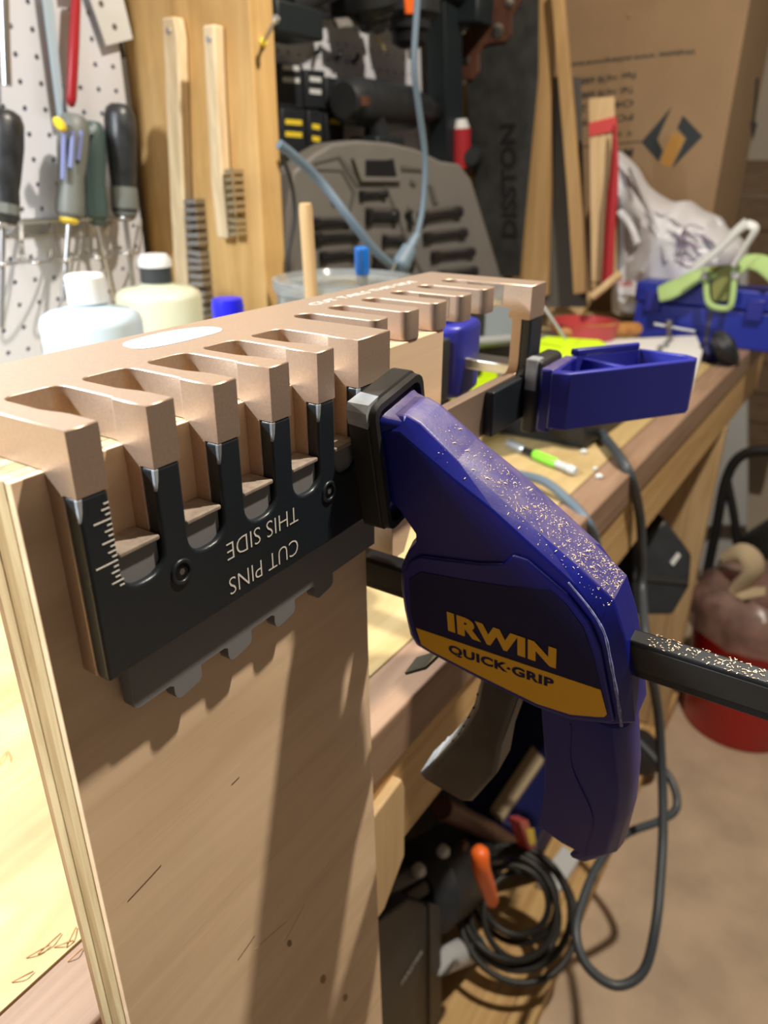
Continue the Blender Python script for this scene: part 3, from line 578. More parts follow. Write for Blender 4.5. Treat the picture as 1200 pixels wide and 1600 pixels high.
# ------------------------------------------------------------------ the dark recess
CP=(757,575,1300,470)
case=Thing('tool_case','grey moulded socket set case standing open against the wall','tool case',(993.6,529.2,-126.5))
off_=(6,30,0)
cb=case.part('shell', MB().slab([(768.9,572.7,-94.5),(779.7,570.6,0.6),(795.4,567.6,51.7),(836.4,559.6,74.9),(871.0,553.0,88.8),(922.3,543.0,94.2),(990.9,529.8,92.3),(1053.4,517.7,84.5),(1114.9,505.8,67.2),(1162.7,496.5,63.5),(1198.5,489.6,39.1),(1268.8,476.0,-72.4),(1339.1,462.4,-186.9),(769.5,572.6,-121.9)],(8,42,0)), 'case_grey', bevel=5, seg=3)
FW_=(-1.4,-7,0)
def cpart(name,px,mat,dep=FW_,par=cb): return case.part(name, MB().slab(px,dep), mat, parent=par, bevel=1.2)
cpart('handle_opening',[(930.0,541.6,67.5),(979.8,531.9,67.9),(997.0,528.6,69.9),(1004.7,527.1,44.2),(929.7,541.6,44.5),(911.4,545.1,70.8)],'socket_dark',(-.4,-2,0))
cpart('handle_lip',[(906.2,546.2,69.9),(930.0,541.6,67.5),(929.7,541.6,44.5),(1009.2,526.2,43.2),(1012.3,525.6,36.6),(921.5,543.2,37.4)],'case_grey')
for q in ([(833.6,560.2,65.0),(883.1,550.6,73.9),(905.9,546.2,56.9),(924.2,542.7,35.6),(1006.4,526.8,32.9),(1009.4,526.2,29.1),(916.1,544.2,30.4),(892.9,548.7,55.1),(880.4,551.1,68.8),(833.3,560.2,60.0)],[(977.2,532.4,31.4),(982.9,531.3,31.3),(1039.2,520.4,-58.2),(1087.8,511.0,-125.2),(1077.6,513.0,-124.2),(1029.8,522.3,-57.6)],[(835.6,559.8,56.7),(890.3,549.2,55.1),(916.0,544.3,23.2),(904.8,546.4,-3.6),(899.4,547.5,-3.5),(907.9,545.8,23.3),(885.1,550.2,51.7),(835.4,559.8,52.5)]):
    cpart('moulded_line',q,'case_line',(-.3,-1.6,0))
def sock(p0,p1,h):
    p0=Vector(p0); p1=Vector(p1); r=h*.42
    case.part('socket', MB().lathe(p0+Vector(FW_)*.6,p1+Vector(FW_)*.6,[(0,r*1.25),(.16,r*1.25),(.2,r*.8),(.8,r*.8),(.84,r*1.2),(1,r*1.2)],10,.6,(0,0,1)), 'socket_dark', parent=cb, smooth=40)
    case.part('socket_well', MB().slab([p0+Vector((0,0,r*1.5))+Vector(FW_)*.2,p1+Vector((0,0,r*1.5))+Vector(FW_)*.2,p1-Vector((0,0,r*1.5))+Vector(FW_)*.2,p0-Vector((0,0,r*1.5))+Vector(FW_)*.2],(-.2,-1,0)), 'case_line', parent=cb)
for s_ in [((921.3,543.2,18.6),(980.2,531.8,19.3),12),((934.7,540.6,-12.1),(1004.2,527.2,-14.7),22),((971.9,533.5,-50.2),(1017.2,524.7,-52.8),16),((948.5,538.0,-83.9),(1040.3,520.2,-94.4),26),((824.9,561.9,-17.5),(900.5,547.3,-19.0),14),((826.4,561.6,-38.8),(920.6,543.4,-39.5),15),((837.7,559.4,-65.8),(914.6,544.5,-65.8),15),((846.8,557.6,-94.5),(919.9,543.5,-93.3),16),((1031.6,521.9,-7.9),(1038.4,520.6,-30.0),16),((1057.1,517.0,-19.8),(1168.5,495.4,-13.6),18),((1071.3,514.2,-51.9),(1185.9,492.1,-49.7),16),((1092.7,510.1,-83.7),(1211.3,487.2,-84.5),16),((1115.1,505.8,-119.0),(1222.1,485.1,-119.6),18)]: sock(*s_)
for q in ([(1014.8,525.2,60.9),(1059.1,516.6,57.3),(1067.1,515.0,51.5),(1014.9,525.1,53.4)],[(1036.4,521.0,40.2),(1052.0,518.0,36.3),(1049.1,518.5,28.6),(1036.6,520.9,32.6)],[(858.9,555.3,24.2),(866.4,553.8,24.1),(878.6,551.5,4.4),(868.3,553.5,4.7)],[(1080.7,512.4,32.1),(1090.5,510.5,32.0),(1108.6,507.0,1.7),(1095.3,509.6,0.0)]): cpart('clip',q,'case_line',(-.5,-3,0))
hk_n=0
# bit cases on the pegboard
G='bit cases hanging on the dark pegboard'
for i,(q,fr,lb,mt) in enumerate([((899.3,650.0,139.0),[(875.6,650.0,195.2),(932.8,650.0,198.1),(928.9,650.0,138.9),(870.7,650.0,137.4)],[[(883.7,649.6,193.5),(922.8,649.6,195.5),(922.3,649.6,188.8),(883.1,649.6,187.0)],[(882.4,649.6,177.9),(921.7,649.6,179.5),(921.3,649.6,172.7),(881.9,649.6,171.3)]],'pale_grey'),((959.9,650.0,142.4),[(938.7,650.0,192.7),(987.6,650.0,194.5),(985.1,650.0,142.0),(935.5,650.0,141.0)],[[(947.2,649.6,184.1),(976.6,649.6,184.8),(976.2,649.6,177.8),(946.8,649.6,177.2)],[(946.2,649.6,167.7),(975.7,649.6,168.1),(975.4,649.6,161.0),(945.8,649.6,160.8)]],'pale_grey'),((1009.4,650.0,141.5),[(990.6,650.0,186.9),(1032.3,650.0,187.6),(1030.8,650.0,140.8),(988.5,650.0,140.4)],[[(998.9,649.6,153.6),(1019.9,649.6,153.1),(1019.7,649.6,145.7),(998.6,649.6,146.4)]],'pale_grey'),((900.9,650.0,76.2),[(876.7,650.0,137.7),(935.3,650.0,138.4),(931.3,650.0,74.8),(871.6,650.0,75.8)],[[(884.0,649.6,122.9),(924.2,649.6,122.9),(923.7,649.6,115.9),(883.4,649.6,116.0)],[(882.7,649.6,106.5),(923.1,649.6,106.1),(922.6,649.6,99.0),(882.1,649.6,99.5)]],'yellow_bit'),((958.6,650.0,88.1),[(941.7,650.0,137.9),(981.5,650.0,137.3),(979.1,650.0,86.7),(938.6,650.0,87.7)],[[(949.9,649.6,119.6),(969.9,649.6,118.6),(969.5,649.6,111.3),(949.5,649.6,112.4)],[(948.9,649.6,102.5),(969.0,649.6,101.2),(968.6,649.6,93.9),(948.5,649.6,95.2)]],'yellow_bit'),((1011.2,650.0,96.8),[(988.3,650.0,136.7),(1038.0,650.0,136.5),(1036.7,650.0,95.6),(986.5,650.0,96.2)],[[(997.8,649.6,129.0),(1026.2,649.6,128.4),(1026.0,649.6,120.9),(997.5,649.6,121.6)]],'yellow_bit')]):
    wd=['top left of the group, pale label','top middle of the group, pale label','top right of the group, small pale label','large with yellow stripes at the bottom left','narrow with yellow stripes at the bottom middle','short with one wide yellow stripe at the bottom right'][i]
    t=Thing('bit_case','dark bit case on pegboard, '+wd,'bit case',q,G)
    t.part('body', MB().slab(fr,(0,18,0)), 'dark_tool', bevel=2)
    for l4 in lb: t.part('label', MB().slab(l4,(0,.6,0)), mt)
for q in [[(989.4,668.0,219.0),(972.3,650.0,219.6),(974.9,648.0,226.5)],[(1044.2,668.0,217.4),(1026.3,650.0,218.2),(1029.0,648.0,225.4)],[(1093.6,668.0,217.6),(1075.0,650.0,218.5),(1077.8,648.0,225.9)]]:
    hk_=('leftmost','middle','rightmost')[hk_n]; hk_n+=1; single('peg_hook',hk_+' of three short black peg hooks on the shadowed pegboard','hook',MB().tube(q,3.4,8,3),'dark_tool',q[0],group='peg hooks in the recess',smooth=50)
# drills
def drill(label,ax0,ax1,R,grip0,grip1,bit=None,accent='orange',acc=None):
    t=Thing('power_drill',label,'drill',grip1 if grip1 else ax1); A=Vector(ax0); Z=Vector(ax1)
    b=t.part('motor_body', MB().lathe(A,Z,[(0,R*.7),(.05,R),(.6,R*1.02),(.64,R*.8),(.78,R*.72)],16), 'dark_tool', smooth=35)
    t.part('chuck', MB().lathe(A+(Z-A)*.77,Z,[(0,R*.55),(.1,R*.62),(.7,R*.6),(1,R*.3)],12), 'steel_dark', parent=b, smooth=35)
    if bit: t.part('bit', MB().tube([Z,Vector(bit)],3.2,8,0), bit_m, parent=b)
    if grip0: 
        t.part('grip', MB().lathe(grip0,grip1,[(0,R*.55),(.5,R*.5),(.8,R*.6),(1,R*.6)],12), 'dark_tool', smooth=35)
        g1=Vector(grip1); t.part('battery', MB().box(g1.x-R*1.2,g1.x+R*1.2,g1.y-R*.8,g1.y+R*.8,g1.z-R*.9,g1.z), 'teal_tool', bevel=4)
    if acc: t.part('accent', MB().slab([acc[0],acc[1],acc[2],acc[3]],(0,-4,0)), accent, parent=b, bevel=1)
    return t
bit_m='yellow_bit'
bit_m='bristle_brass'
drill('black drill hanging nose down with a brass coloured bit',(1030.0,600.0,337.9),(1058.2,600.0,249.8),42,(957.7,610.0,303.4),(838.1,610.0,255.4),(1077.8,598.0,229.2))
bit_m='steel'
drill('black drill with orange trim hanging nose down beside the cord',(1160.7,600.0,360.8),(1159.2,600.0,239.7),50,(1282.8,610.0,364.8),(1410.7,610.0,345.9),(1161.8,600.0,225.1),'orange',[(1053.2,548.0,291.8),(1087.4,548.0,296.8),(1092.3,548.0,275.8),(1057.6,548.0,271.1)])
t=Thing('tool_shelf','dark shelf edge above the drills with curved grey guards','shelf',(1066.9,640.0,272.8))
t.part('board', MB().slab([(875.8,656.0,279.7),(1393.1,656.0,357.5),(1397.2,656.0,310.7),(1090.3,656.0,275.3),(873.7,656.0,255.1)],(0,13,0)), 'dark_tool', bevel=2)
for q in [[(870.5,630.0,254.9),(900.6,618.0,261.0),(964.4,630.0,271.6)],[(989.8,630.0,256.2),(1029.3,618.0,263.7),(1108.0,630.0,282.7)]]: t.part('guard', MB().tube(q,9,8,5,.5), 'case_grey', smooth=50)
t.part('orange_knob', MB().lathe((1385.9,640.0,332.7),(1348.6,620.0,325.8),[(0,11),(.7,11),(1,8)],16), 'orange', smooth=40)
t.part('red_strip', MB().slab([(1323.1,640.0,300.1),(1375.5,640.0,304.7),(1375.9,640.0,300.6),(1323.4,640.0,296.1)],(0,4,0)), 'red_cloth')
drill('black drill lying level on the dark pegboard above the grey case',(985.7,615.0,153.4),(1354.2,640.0,155.2),36,(1062.1,610.0,145.0),(1077.7,610.0,104.0),None,'saw_wood',[(974.9,576.0,156.6),(999.7,576.0,157.3),(999.6,576.0,144.2),(974.7,576.0,142.8)])
t=Thing('spray_can','small red and grey can standing behind the tool case','can',(1380.6,610.0,77.2))
t.part('body', MB().lathe((1382.7,610.0,57.3),(1375.3,610.0,128.6),[(0,22),(.5,22),(1,22)],16), 'red_cloth', smooth=40); t.part('cap', MB().lathe((1375.3,610.0,128.6),(1373.7,610.0,144.3),[(0,20),(1,14)],16), 'pale_grey', smooth=40)
single('rubber_ball','round black ball beside the can','ball',MB().lathe((1412.4,600.0,76.3),(1372.4,580.0,75.9),[(0,22),(.5,24),(1,14)],16),'dark_tool',(1413.8,600.0,64.5),smooth=40)
struct('trim_2','dark upright strip at the end of the recess',MB().slab([(1294.3,610.0,338.5),(1362.8,610.0,348.8),(1404.7,610.0,11.4),(1336.1,610.0,24.7)],(0,40,0)),'teal_tool',(1370.3,610.0,12.1),bevel=1)
# saw
SX=1420
saw=Thing('hand_saw','old hand saw hanging tip down, stamped blade and brown handle','saw',(1420.0,516.0,-152.1))
bl=saw.part('blade', MB().slab([(1420.0,627.6,286.1),(1420.0,483.6,355.7),(1420.0,471.0,213.9),(1420.0,473.4,60.3),(1420.0,476.8,-149.2),(1420.0,565.3,-155.7),(1420.0,584.3,-25.4),(1420.0,619.1,187.4)],(2,0,0)), 'steel_blade')
saw.part('handle', MB().slab([(1415.0,598.0,375.6),(1415.0,499.8,366.1),(1415.0,516.9,332.5),(1415.0,530.8,315.7),(1415.0,529.5,285.1),(1415.0,540.4,273.5),(1415.0,566.9,273.1),(1415.0,586.9,270.2),(1415.0,595.7,258.0),(1415.0,593.7,227.9),(1415.0,606.8,213.2),(1415.0,629.5,216.4),(1415.0,645.8,254.5),(1415.0,644.6,286.7),(1415.0,612.4,305.5)],(14,0,0)), 'saw_wood', bevel=3, seg=3)
for q,r in [((1414.5,557.5,293.2),12),((1414.5,621.2,247.6),7),((1414.5,536.1,336.0),9)]:
    saw.part('saw_nut', MB().lathe(q,(q[0]-2.5,q[1],q[2]),[(0,r),(.6,r),(1,r*.6)],16), 'steel', smooth=40)
lo=Vector((1419.4,488.8,-73.9)); hi=Vector((1419.4,509.7,137.4)); le=Vector((1419.4,524.6,-75.6))
saw.part('lettering', MB().text('DISSTON',lo,hi-lo,le-lo,(le-lo).length*.95,(hi-lo).length,bold=.035,thick=.3), 'socket_dark', parent=bl, label='dark vertical DISSTON lettering')
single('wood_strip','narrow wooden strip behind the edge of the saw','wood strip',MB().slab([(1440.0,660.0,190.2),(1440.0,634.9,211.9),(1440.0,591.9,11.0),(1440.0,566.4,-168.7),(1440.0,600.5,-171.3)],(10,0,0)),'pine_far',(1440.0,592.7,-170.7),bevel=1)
# leaning boards and sticks
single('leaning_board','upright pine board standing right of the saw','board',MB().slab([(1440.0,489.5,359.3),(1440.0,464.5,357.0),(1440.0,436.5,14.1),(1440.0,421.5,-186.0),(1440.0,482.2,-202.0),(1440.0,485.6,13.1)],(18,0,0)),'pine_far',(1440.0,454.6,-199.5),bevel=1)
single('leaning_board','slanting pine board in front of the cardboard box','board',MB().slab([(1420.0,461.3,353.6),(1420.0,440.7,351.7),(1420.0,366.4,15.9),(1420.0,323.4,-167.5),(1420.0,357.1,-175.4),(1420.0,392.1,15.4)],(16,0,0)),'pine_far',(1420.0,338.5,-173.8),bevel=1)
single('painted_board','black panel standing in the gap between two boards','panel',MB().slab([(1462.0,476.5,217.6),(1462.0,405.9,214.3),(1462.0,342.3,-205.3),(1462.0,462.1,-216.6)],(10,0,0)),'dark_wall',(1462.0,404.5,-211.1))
st_=Thing('stir_sticks','bundle of wooden sticks bound with red tape','sticks',(1400.0,290.4,-142.9))
for q in [[(1400.0,361.3,172.7),(1400.0,346.4,173.2),(1400.0,301.7,-143.8),(1400.0,316.9,-145.0)],[(1401.0,346.3,173.3),(1401.0,331.6,173.8),(1401.0,285.6,-142.7),(1401.0,300.7,-143.8)],[(1402.0,331.4,173.9),(1402.0,316.9,174.3),(1402.0,269.8,-141.6),(1402.0,284.7,-142.7)]]:
    st_.part('stick', MB().slab(q,(8,0,0)), 'pine_pale', bevel=.6)
st_.part('tape', MB().slab([(1398.0,356.4,133.3),(1398.0,309.7,142.5),(1398.0,304.3,119.8),(1398.0,352.3,110.1)],(14,0,0)), 'red_tape', bevel=.8, label='red tape band')
single('red_umbrella','folded dark red fabric leaning beside the sticks','fabric',MB().tube([(1385.0,303.7,127.6),(1385.0,294.6,61.0),(1385.0,290.1,-25.9),(1385.0,281.4,-146.5)],lambda t:4+11*min(1,t*1.8),12,6,.6),'red_cloth',(1385.0,281.4,-146.5),smooth=60)
# cardboard box
BX=1780
box=Thing('cardboard_box','tall brown cardboard box standing upside down behind the bench','box',(1930,260,-1176))
yL=(1780.0,590.2,397.8)[1]+60; yR=(1780.0,184.6,160.1)[1]
bb=box.part('carton', B(BX,BX+330,yR,yL,-1176,620), 'box_card', bevel=3)
def ud(body_,rx,ry,lx,ly,h,bold=0):
    o=Vector(rx); e=Vector(lx)
    return MB().text(body_,o+Vector((-.6,0,0)),e-o,Vector((0,0,-1)),h,(e-o).length,bold=bold,thick=-.1)
for s_,r_,l_,h_ in (('Website: www.ectienpowersuns',(1780.0,273.7,288.8),(1780.0,549.9,277.5),12),('Fax: +678 68888',(1780.0,392.6,249.6),(1780.0,536.7,241.5),12),('Tel: +678 68888',(1780.0,392.9,222.7),(1780.0,530.4,213.1),12),('OKINI ZI',(1780.0,389.1,196.6),(1780.0,524.3,187.0),12),('FOLT PN',(1780.0,386.5,169.0),(1780.0,517.9,158.1),12)):
    yy=Vector(r_); ll=Vector(l_); yy2=Vector((yy.x,yy.y,(yy.z+ll.z)/2+6)); ll2=Vector((ll.x,ll.y,yy2.z))
    box.part('print_line', ud(s_,yy,0,ll,0,h_*1.15,.02), 'box_print', parent=bb, label='upside down printed line')
box.part('print_line', MB().slab([(1779.6,358.4,113.8),(1779.6,503.6,103.3),(1779.6,503.2,100.6),(1779.6,358.1,111.2)],(.3,0,0)), 'box_print', parent=bb)
for q0,q1 in [((1780.0,384.4,134.7),(1780.0,394.3,133.6)),((1780.0,405.9,133.8),(1780.0,415.9,132.6))]: box.part('print_mark', ud('4',q0,0,q1,0,11), 'box_print', parent=bb)
box.part('print_line', ud('MM',(1780.0,376.5,99.8),0,(1780.0,410.9,96.0),0,20,.03), 'box_print', parent=bb)
for nm,px,mt in (('logo_left',[(1779.5,305.2,180.3),(1779.5,326.4,116.0),(1779.5,310.3,92.9),(1779.5,316.6,71.0),(1779.5,360.9,111.3)],'box_print'),('logo_right',[(1779.5,279.5,162.5),(1779.5,231.4,121.1),(1779.5,286.5,56.9),(1779.5,265.3,117.8),(1779.5,287.5,138.0)],'box_print'),('logo_centre',[(1779.6,294.7,131.9),(1779.6,267.8,116.6),(1779.6,289.7,59.5),(1779.6,311.8,67.2),(1779.6,307.6,92.9)],'box_orange')):
    box.part(nm, MB().slab(px,(.3,0,0)), mt, parent=bb)
ay=yR-.4
box.part('arrow', MB().slab([(2009.5,184.1,246.5),(2052.2,184.1,249.9),(2117.6,184.1,160.1),(2155.8,184.1,161.7),(2133.9,184.1,118.3),(2041.5,184.1,159.5),(2077.2,184.1,161.1)],(0,.3,0)), 'box_print', parent=bb, label='black down arrow')
box.part('tape_seam', MB().slab([(1779.7,563.4,371.6),(1779.7,226.3,383.3),(1779.7,231.2,409.2),(1779.7,568.8,419.5)],(.2,0,0)), 'box_card', parent=bb)
box.part('punch_hole', MB().lathe((1779.7,420.3,355.4),(1778.5,419.9,355.2),[(0,7),(1,5)],10), 'box_card', parent=bb)

# ------------------------------------------------------------------ things on the far end of the bench
tbx=Thing('toolbox','blue plastic toolbox at the far end of the bench','toolbox',(1570,100,-262))
b_=tbx.part('base', B(1496,1566,-40,250,-262,-190), 'blue_box', bevel=4, seg=3)
tbx.part('lid', B(1492,1570,-44,254,-188,-150), 'blue_box', bevel=5, seg=3)
tbx.part('handle', MB().lathe((1540,70,-150),(1540,150,-150),[(0,10),(.1,26),(.9,26),(1,10)],14), 'blue_tool', smooth=40)
tbx.part('seam', B(1494.5,1497,100,106,-258,-192), 'dark_wall', parent=b_)
for y in (10,200): tbx.part('latch', B(1486,1493,y,y+30,-205,-165), 'blue_tool', bevel=2)
# work glove draped over the toolbox
gl=Thing('work_glove','lime green work glove draped over the blue toolbox','glove',(1490.0,83.8,-172.6))
def ribbon(pts,wd,th,dirn=(0,0,1)):
    P_=crom(pts,6); d=Vector(dirn); rings=[]
    for i,p in enumerate(P_):
        t=(P_[min(i+1,len(P_)-1)]-P_[max(i-1,0)]).normalized(); a=d.cross(t).normalized(); n=t.cross(a)
        ww=wd(i/(len(P_)-1)) if callable(wd) else wd
        rings.append([p+a*ww*math.cos(q*math.pi/6)+n*th*math.sin(q*math.pi/6) for q in range(12)])
    return MB().loft(rings)
gl.part('cuff', MB().tube([(1490.0,96.0,-119.1),(1476.0,133.5,-127.4),(1470.0,166.3,-150.7),(1468.0,199.6,-167.9)],lambda t:12+12*t-30*max(0,t-.82),14,6,.34), 'glove', smooth=70)
gl.part('finger', MB().tube([(1480.0,72.5,-114.2),(1490.0,56.8,-100.3),(1490.0,30.3,-100.9),(1488.0,-0.6,-118.9)],lambda t:14+7*t,14,6,.34), 'glove', smooth=70)
q=[(1474.0,123.0,-112.4),(1466.0,111.3,-162.4),(1462.0,98.2,-179.8),(1462.0,70.3,-181.9),(1462.0,64.4,-164.9),(1474.0,72.1,-111.3)]
gl.part('palm', MB().tube(q,6.0,10,6,1.0), 'glove', smooth=70)
gl.part('lining', MB().slab([(1480.0,117.6,-110.3),(1480.0,79.8,-105.5),(1472.0,69.9,-169.0),(1472.0,101.1,-174.2)],(5,0,0)), 'glove_inner', bevel=2)
for q0,q1 in [((1466.0,120.1,-132.4),(1468.0,122.9,-118.8)),((1466.0,67.5,-128.5),(1468.0,70.4,-115.1))]: gl.part('button', MB().lathe(q0,q1,[(0,5),(.3,7),(.7,7),(1,5)],10), 'cap_white', smooth=40)
# plastic shopping bag
def bag():
    t=Thing('plastic_bag','crumpled white shopping bag with purple print on the bench','bag',(1645.0,217.8,-246.5)); rb=random.Random(11)
    from mathutils import noise
    P_=[Vector(p) for p in crom(BAGPTS+BAGPTS[:1],3)[:-1]]; c=sum(P_,Vector())/len(P_); mb=MB(); rings=[]
    for k,(s,dx) in enumerate(((1,60),(1.0,20),(.97,0),(.92,-22),(.84,-38),(.74,-50),(.62,-58),(.5,-64),(.36,-69),(.22,-72),(.08,-74))):
        ring=[]
        for i,p in enumerate(P_):
            q=c+(p-c)*s; nn=noise.noise(q*.018+Vector((3,k*.7,1)))*34+noise.noise(q*.04)*7
            ring.append(q+Vector((dx+(nn if k>0 else 0),nn*.25 if k>1 else 0,nn*.2 if k>1 else 0)))
        rings.append(ring)
    body=t.part('sack', mb.loft(rings), 'bag_white', smooth=32, sub=0)
    return t,body
BAGPTS=[(1645.0,380.6,91.0),(1645.0,339.4,59.0),(1645.0,309.7,22.2),(1645.0,256.2,-6.6),(1645.0,220.2,-4.4),(1645.0,189.2,-22.0),(1645.0,151.8,-35.4),(1645.0,133.0,-56.8),(1645.0,102.6,-75.0),(1645.0,87.3,-103.9),(1645.0,92.3,-142.1),(1645.0,120.0,-196.3),(1645.0,190.9,-243.7),(1645.0,273.1,-252.3),(1645.0,340.0,-241.9),(1645.0,346.4,-119.5),(1645.0,351.6,-40.1),(1645.0,368.8,23.7)]
t,body=bag()
t.part('crease', MB().tube([(1590.0,323.7,59.0),(1575.0,276.9,-9.8),(1570.0,240.7,-69.4),(1572.0,220.9,-115.9)],8,8,5,.5), 'bag_white', parent=body, smooth=60)
t.part('fold', MB().tube([(1588.0,334.0,-24.2),(1574.0,303.5,-50.0),(1570.0,282.8,-83.9)],7,8,5,.5), 'bag_white', parent=body, smooth=60)
for pts in ([(1566.0,197.7,-108.9),(1566.0,199.1,-69.5),(1566.0,186.0,-44.8),(1566.0,155.7,-50.7)],[(1566.0,194.2,-69.3),(1566.0,165.7,-63.1),(1566.0,142.4,-71.6)],[(1566.0,200.9,-89.2),(1566.0,177.4,-80.6),(1566.0,154.3,-86.7)],[(1566.0,196.0,-103.8),(1566.0,169.6,-112.1),(1566.0,154.6,-98.9)],[(1566.0,190.0,-49.8),(1566.0,190.1,-78.9),(1566.0,185.6,-120.6)]):
    t.part('purple_print', MB().tube(pts,2.2,6,4,.5), 'bag_print', parent=body, smooth=60)
t.part('red_print', MB().text('Sua',(1562.0,308.4,-172.9),Vector((1562.0,260.5,-166.4))-Vector((1562.0,308.4,-172.9)),(0,0,1),17,30,bold=.02,thick=.5), 'bag_red', parent=body, label='pale red lettering')
t=Thing('plastic_wrench','white plastic tool handle lying across the bag','tool',(1420.0,117.2,-103.5))
t.part('grip', MB().tube([(1425.0,133.9,-110.7),(1425.0,100.7,-77.3),(1425.0,74.6,-43.4),(1425.0,58.7,-27.9)],lambda q:6+5*q,12,6,.7), 'cap_white', smooth=60)
t.part('end', MB().tube([(1424.0,60.2,-30.0),(1424.0,44.1,-37.7),(1424.0,53.2,-65.9),(1424.0,67.7,-101.6)],lambda q:10-4*q,12,6,.5), 'cap_white', smooth=60)
# scraps, lid, dowel, chisel
single('wood_offcut','short pine offcut lying in front of the leaning boards','offcut',MB().slab([(1496.0,435.1,-238.0),(1520.1,372.5,-238.0),(1690.0,393.5,-183.1),(1690.0,444.3,-198.8)],(0,0,-22)),'pine_pale',(1763.5,479.7,-260.0),bevel=1)
single('dowel','short pale dowel propped on the red lid','dowel',MB().tube([(1360.0,299.5,-167.8),(1372.0,253.7,-121.8)],8,12,0),'pine_pale',(1360.0,299.5,-167.8),smooth=50)
rq=(1330.0,297.2,-206.7)
t=Thing('red_dish','shallow translucent red plastic dish','dish',(1330,rq[1],-262))
t.part('dish', MB().loft([[(1330+r*math.cos(k*math.pi/18),rq[1]+r*math.sin(k*math.pi/18),z) for k in range(36)] for r,z in ((10,-236),(60,-236),(64,-208),(60,-208),(57,-232),(10,-232))],caps=False), 'red_lid', smooth=40)
t.part('stand', MB().lathe((1330,rq[1],-262),(1330,rq[1],-236),[(0,45),(1,60)],24), 'red_lid', smooth=40)
ch=Thing('chisel','chisel with turned brown wooden handle lying on the bench','chisel',(1299.9,266.2,-225.0))
ch.part('handle', MB().lathe((1381.2,205.5,-222.0),(1257.5,323.5,-222.0),[(0,9),(.04,13),(.2,14),(.3,12.5),(.33,14),(.38,12),(.7,11),(.95,9),(1,6)],16), 'handle_wood', smooth=40)
ch.part('blade', MB().slab([(1283.3,328.1,-222.0),(1220.0,306.9,-222.0),(1222.1,354.9,-222.0),(1268.9,371.4,-222.0)],(0,0,-4)), 'steel')
for q in [(1346.9,238.4,-222.0),(1355.9,225.2,-222.0)]: ch.part('ring', MB().torus(q,Vector((1381.2,205.5,-222.0))-Vector((1257.5,323.5,-222.0)),13,1.3,18,6), 'handle_wood', smooth=60)
single('steel_rod','thin bare steel rod leaning behind the jig end','rod',MB().tube([(900.0,222.6,-114.4),(900.0,184.9,-155.6)],2.6,8,0),'steel',(900.0,184.9,-155.6),smooth=50)
tr_=Thing('metal_tray','pale grey parts tray with screws behind the far clamp','tray',(1258.4,167.8,-250.0))
tr_.part('sheet', MB().slab([(1260.6,312.9,-238.0),(1463.6,116.5,-238.0),(1328.5,77.3,-238.0),(1122.7,48.2,-238.0),(1071.4,153.4,-238.0)],(0,0,-24)), 'paper', bevel=1)
for q0,q1 in [((1345.9,146.4,-238.0),(1316.3,136.3,-228.0)),((1396.8,151.6,-238.0),(1366.7,141.4,-228.0)),((1300.6,146.7,-238.0),(1271.6,136.5,-228.0))]: tr_.part('screw', MB().lathe(q0,q1,[(0,5),(.5,6),(1,3)],10), 'steel', smooth=40)
tk=Thing('t_handle','grey steel T handle key standing before the toolbox','key',(1470.0,168.8,-240.0))
tk.part('bar', MB().tube([(1470.0,201.1,-225.7),(1470.0,121.2,-232.1)],3.4,8,0), 'steel', smooth=50)
tk.part('stem', MB().lathe((1468.0,172.4,-214.9),(1468.0,166.8,-249.6),[(0,8),(.3,8),(.35,5),(1,5)],12), 'steel', smooth=50)
mp=Thing('sanding_block','dark fabric pouch on the bench beside the tray','pouch',(1484.7,66.4,-262.0))
mp.part('pouch', MB().lathe((1399.6,48.9,-262.0),(1312.6,42.1,-215.0),[(0,30),(.3,36),(.8,30),(1,16)],14,.6), 'dark_tool', smooth=60)
mp.part('flap', MB().lathe((1383.5,72.9,-262.0),(1336.8,68.6,-235.0),[(0,22),(.5,24),(1,10)],12), 'navy_print', smooth=60)
# lime case
lc=Thing('hard_case','lime green hard case with black base on the bench','case',(880,200,-262))
lc.part('base', MB().loft([[(757+i,222-j*.0,z),(757+i,100,z),(990-i*.5,84+i*.3,z),(1060-i*.5,250,z)] for z,i,j in ((-262,16,0),(-230,2,0),(-200,0,0))]), 'dark_tool', bevel=4, seg=3, label='black base')
ll_=lc.part('lid', MB().loft([[Vector(p)+Vector((0,0,dz)) for p in [(798.2,228.1,-168.0),(965.9,241.4,-168.0),(987.2,161.2,-168.0),(949.8,132.8,-168.0),(756.7,114.4,-168.0),(670.2,162.7,-168.0)]] for dz in (-30,0)]), 'lime', bevel=6, seg=3)
lc.part('label', MB().slab([(871.2,161.5,-167.5),(916.5,163.8,-167.5),(921.0,149.9,-167.5),(872.1,146.8,-167.5)],(0,0,-.4)), 'label_grey', parent=ll_)
single('lime_level','lime green plastic level lying behind the jig window','level',MB().loft([[(789.7,302.5,-215.0),(785.1,263.2,-215.0),(863.4,265.5,-215.0),(953.8,309.2,-215.0),(916.4,335.7,-215.0)],[tuple(Vector(p)-Vector((0,0,40))) for p in ((789.7,302.5,-215.0),(785.1,263.2,-215.0),(863.4,265.5,-215.0),(953.8,309.2,-215.0),(916.4,335.7,-215.0))]]),'lime',(954.1,346.5,-255.0),bevel=3)
single('paper_pad','pale papers lying on the bench behind the jig window','paper',MB().slab([(813.1,327.4,-258.0),(848.8,273.6,-258.0),(1169.1,362.1,-258.0),(1040.1,451.1,-258.0)],(0,0,-4)),'paper',(977.7,357.7,-262.0))
dm=(858.1,330.0,-142.7)
single('black_roll','black rubber roll standing behind the jig window','roll',MB().lathe((dm[0],330,-262),(dm[0],330,(855.7,330.0,-118.4)[2]+8),[(0,38),(.85,38),(1,32)],24),'rubber',(dm[0],330,-262),smooth=40)
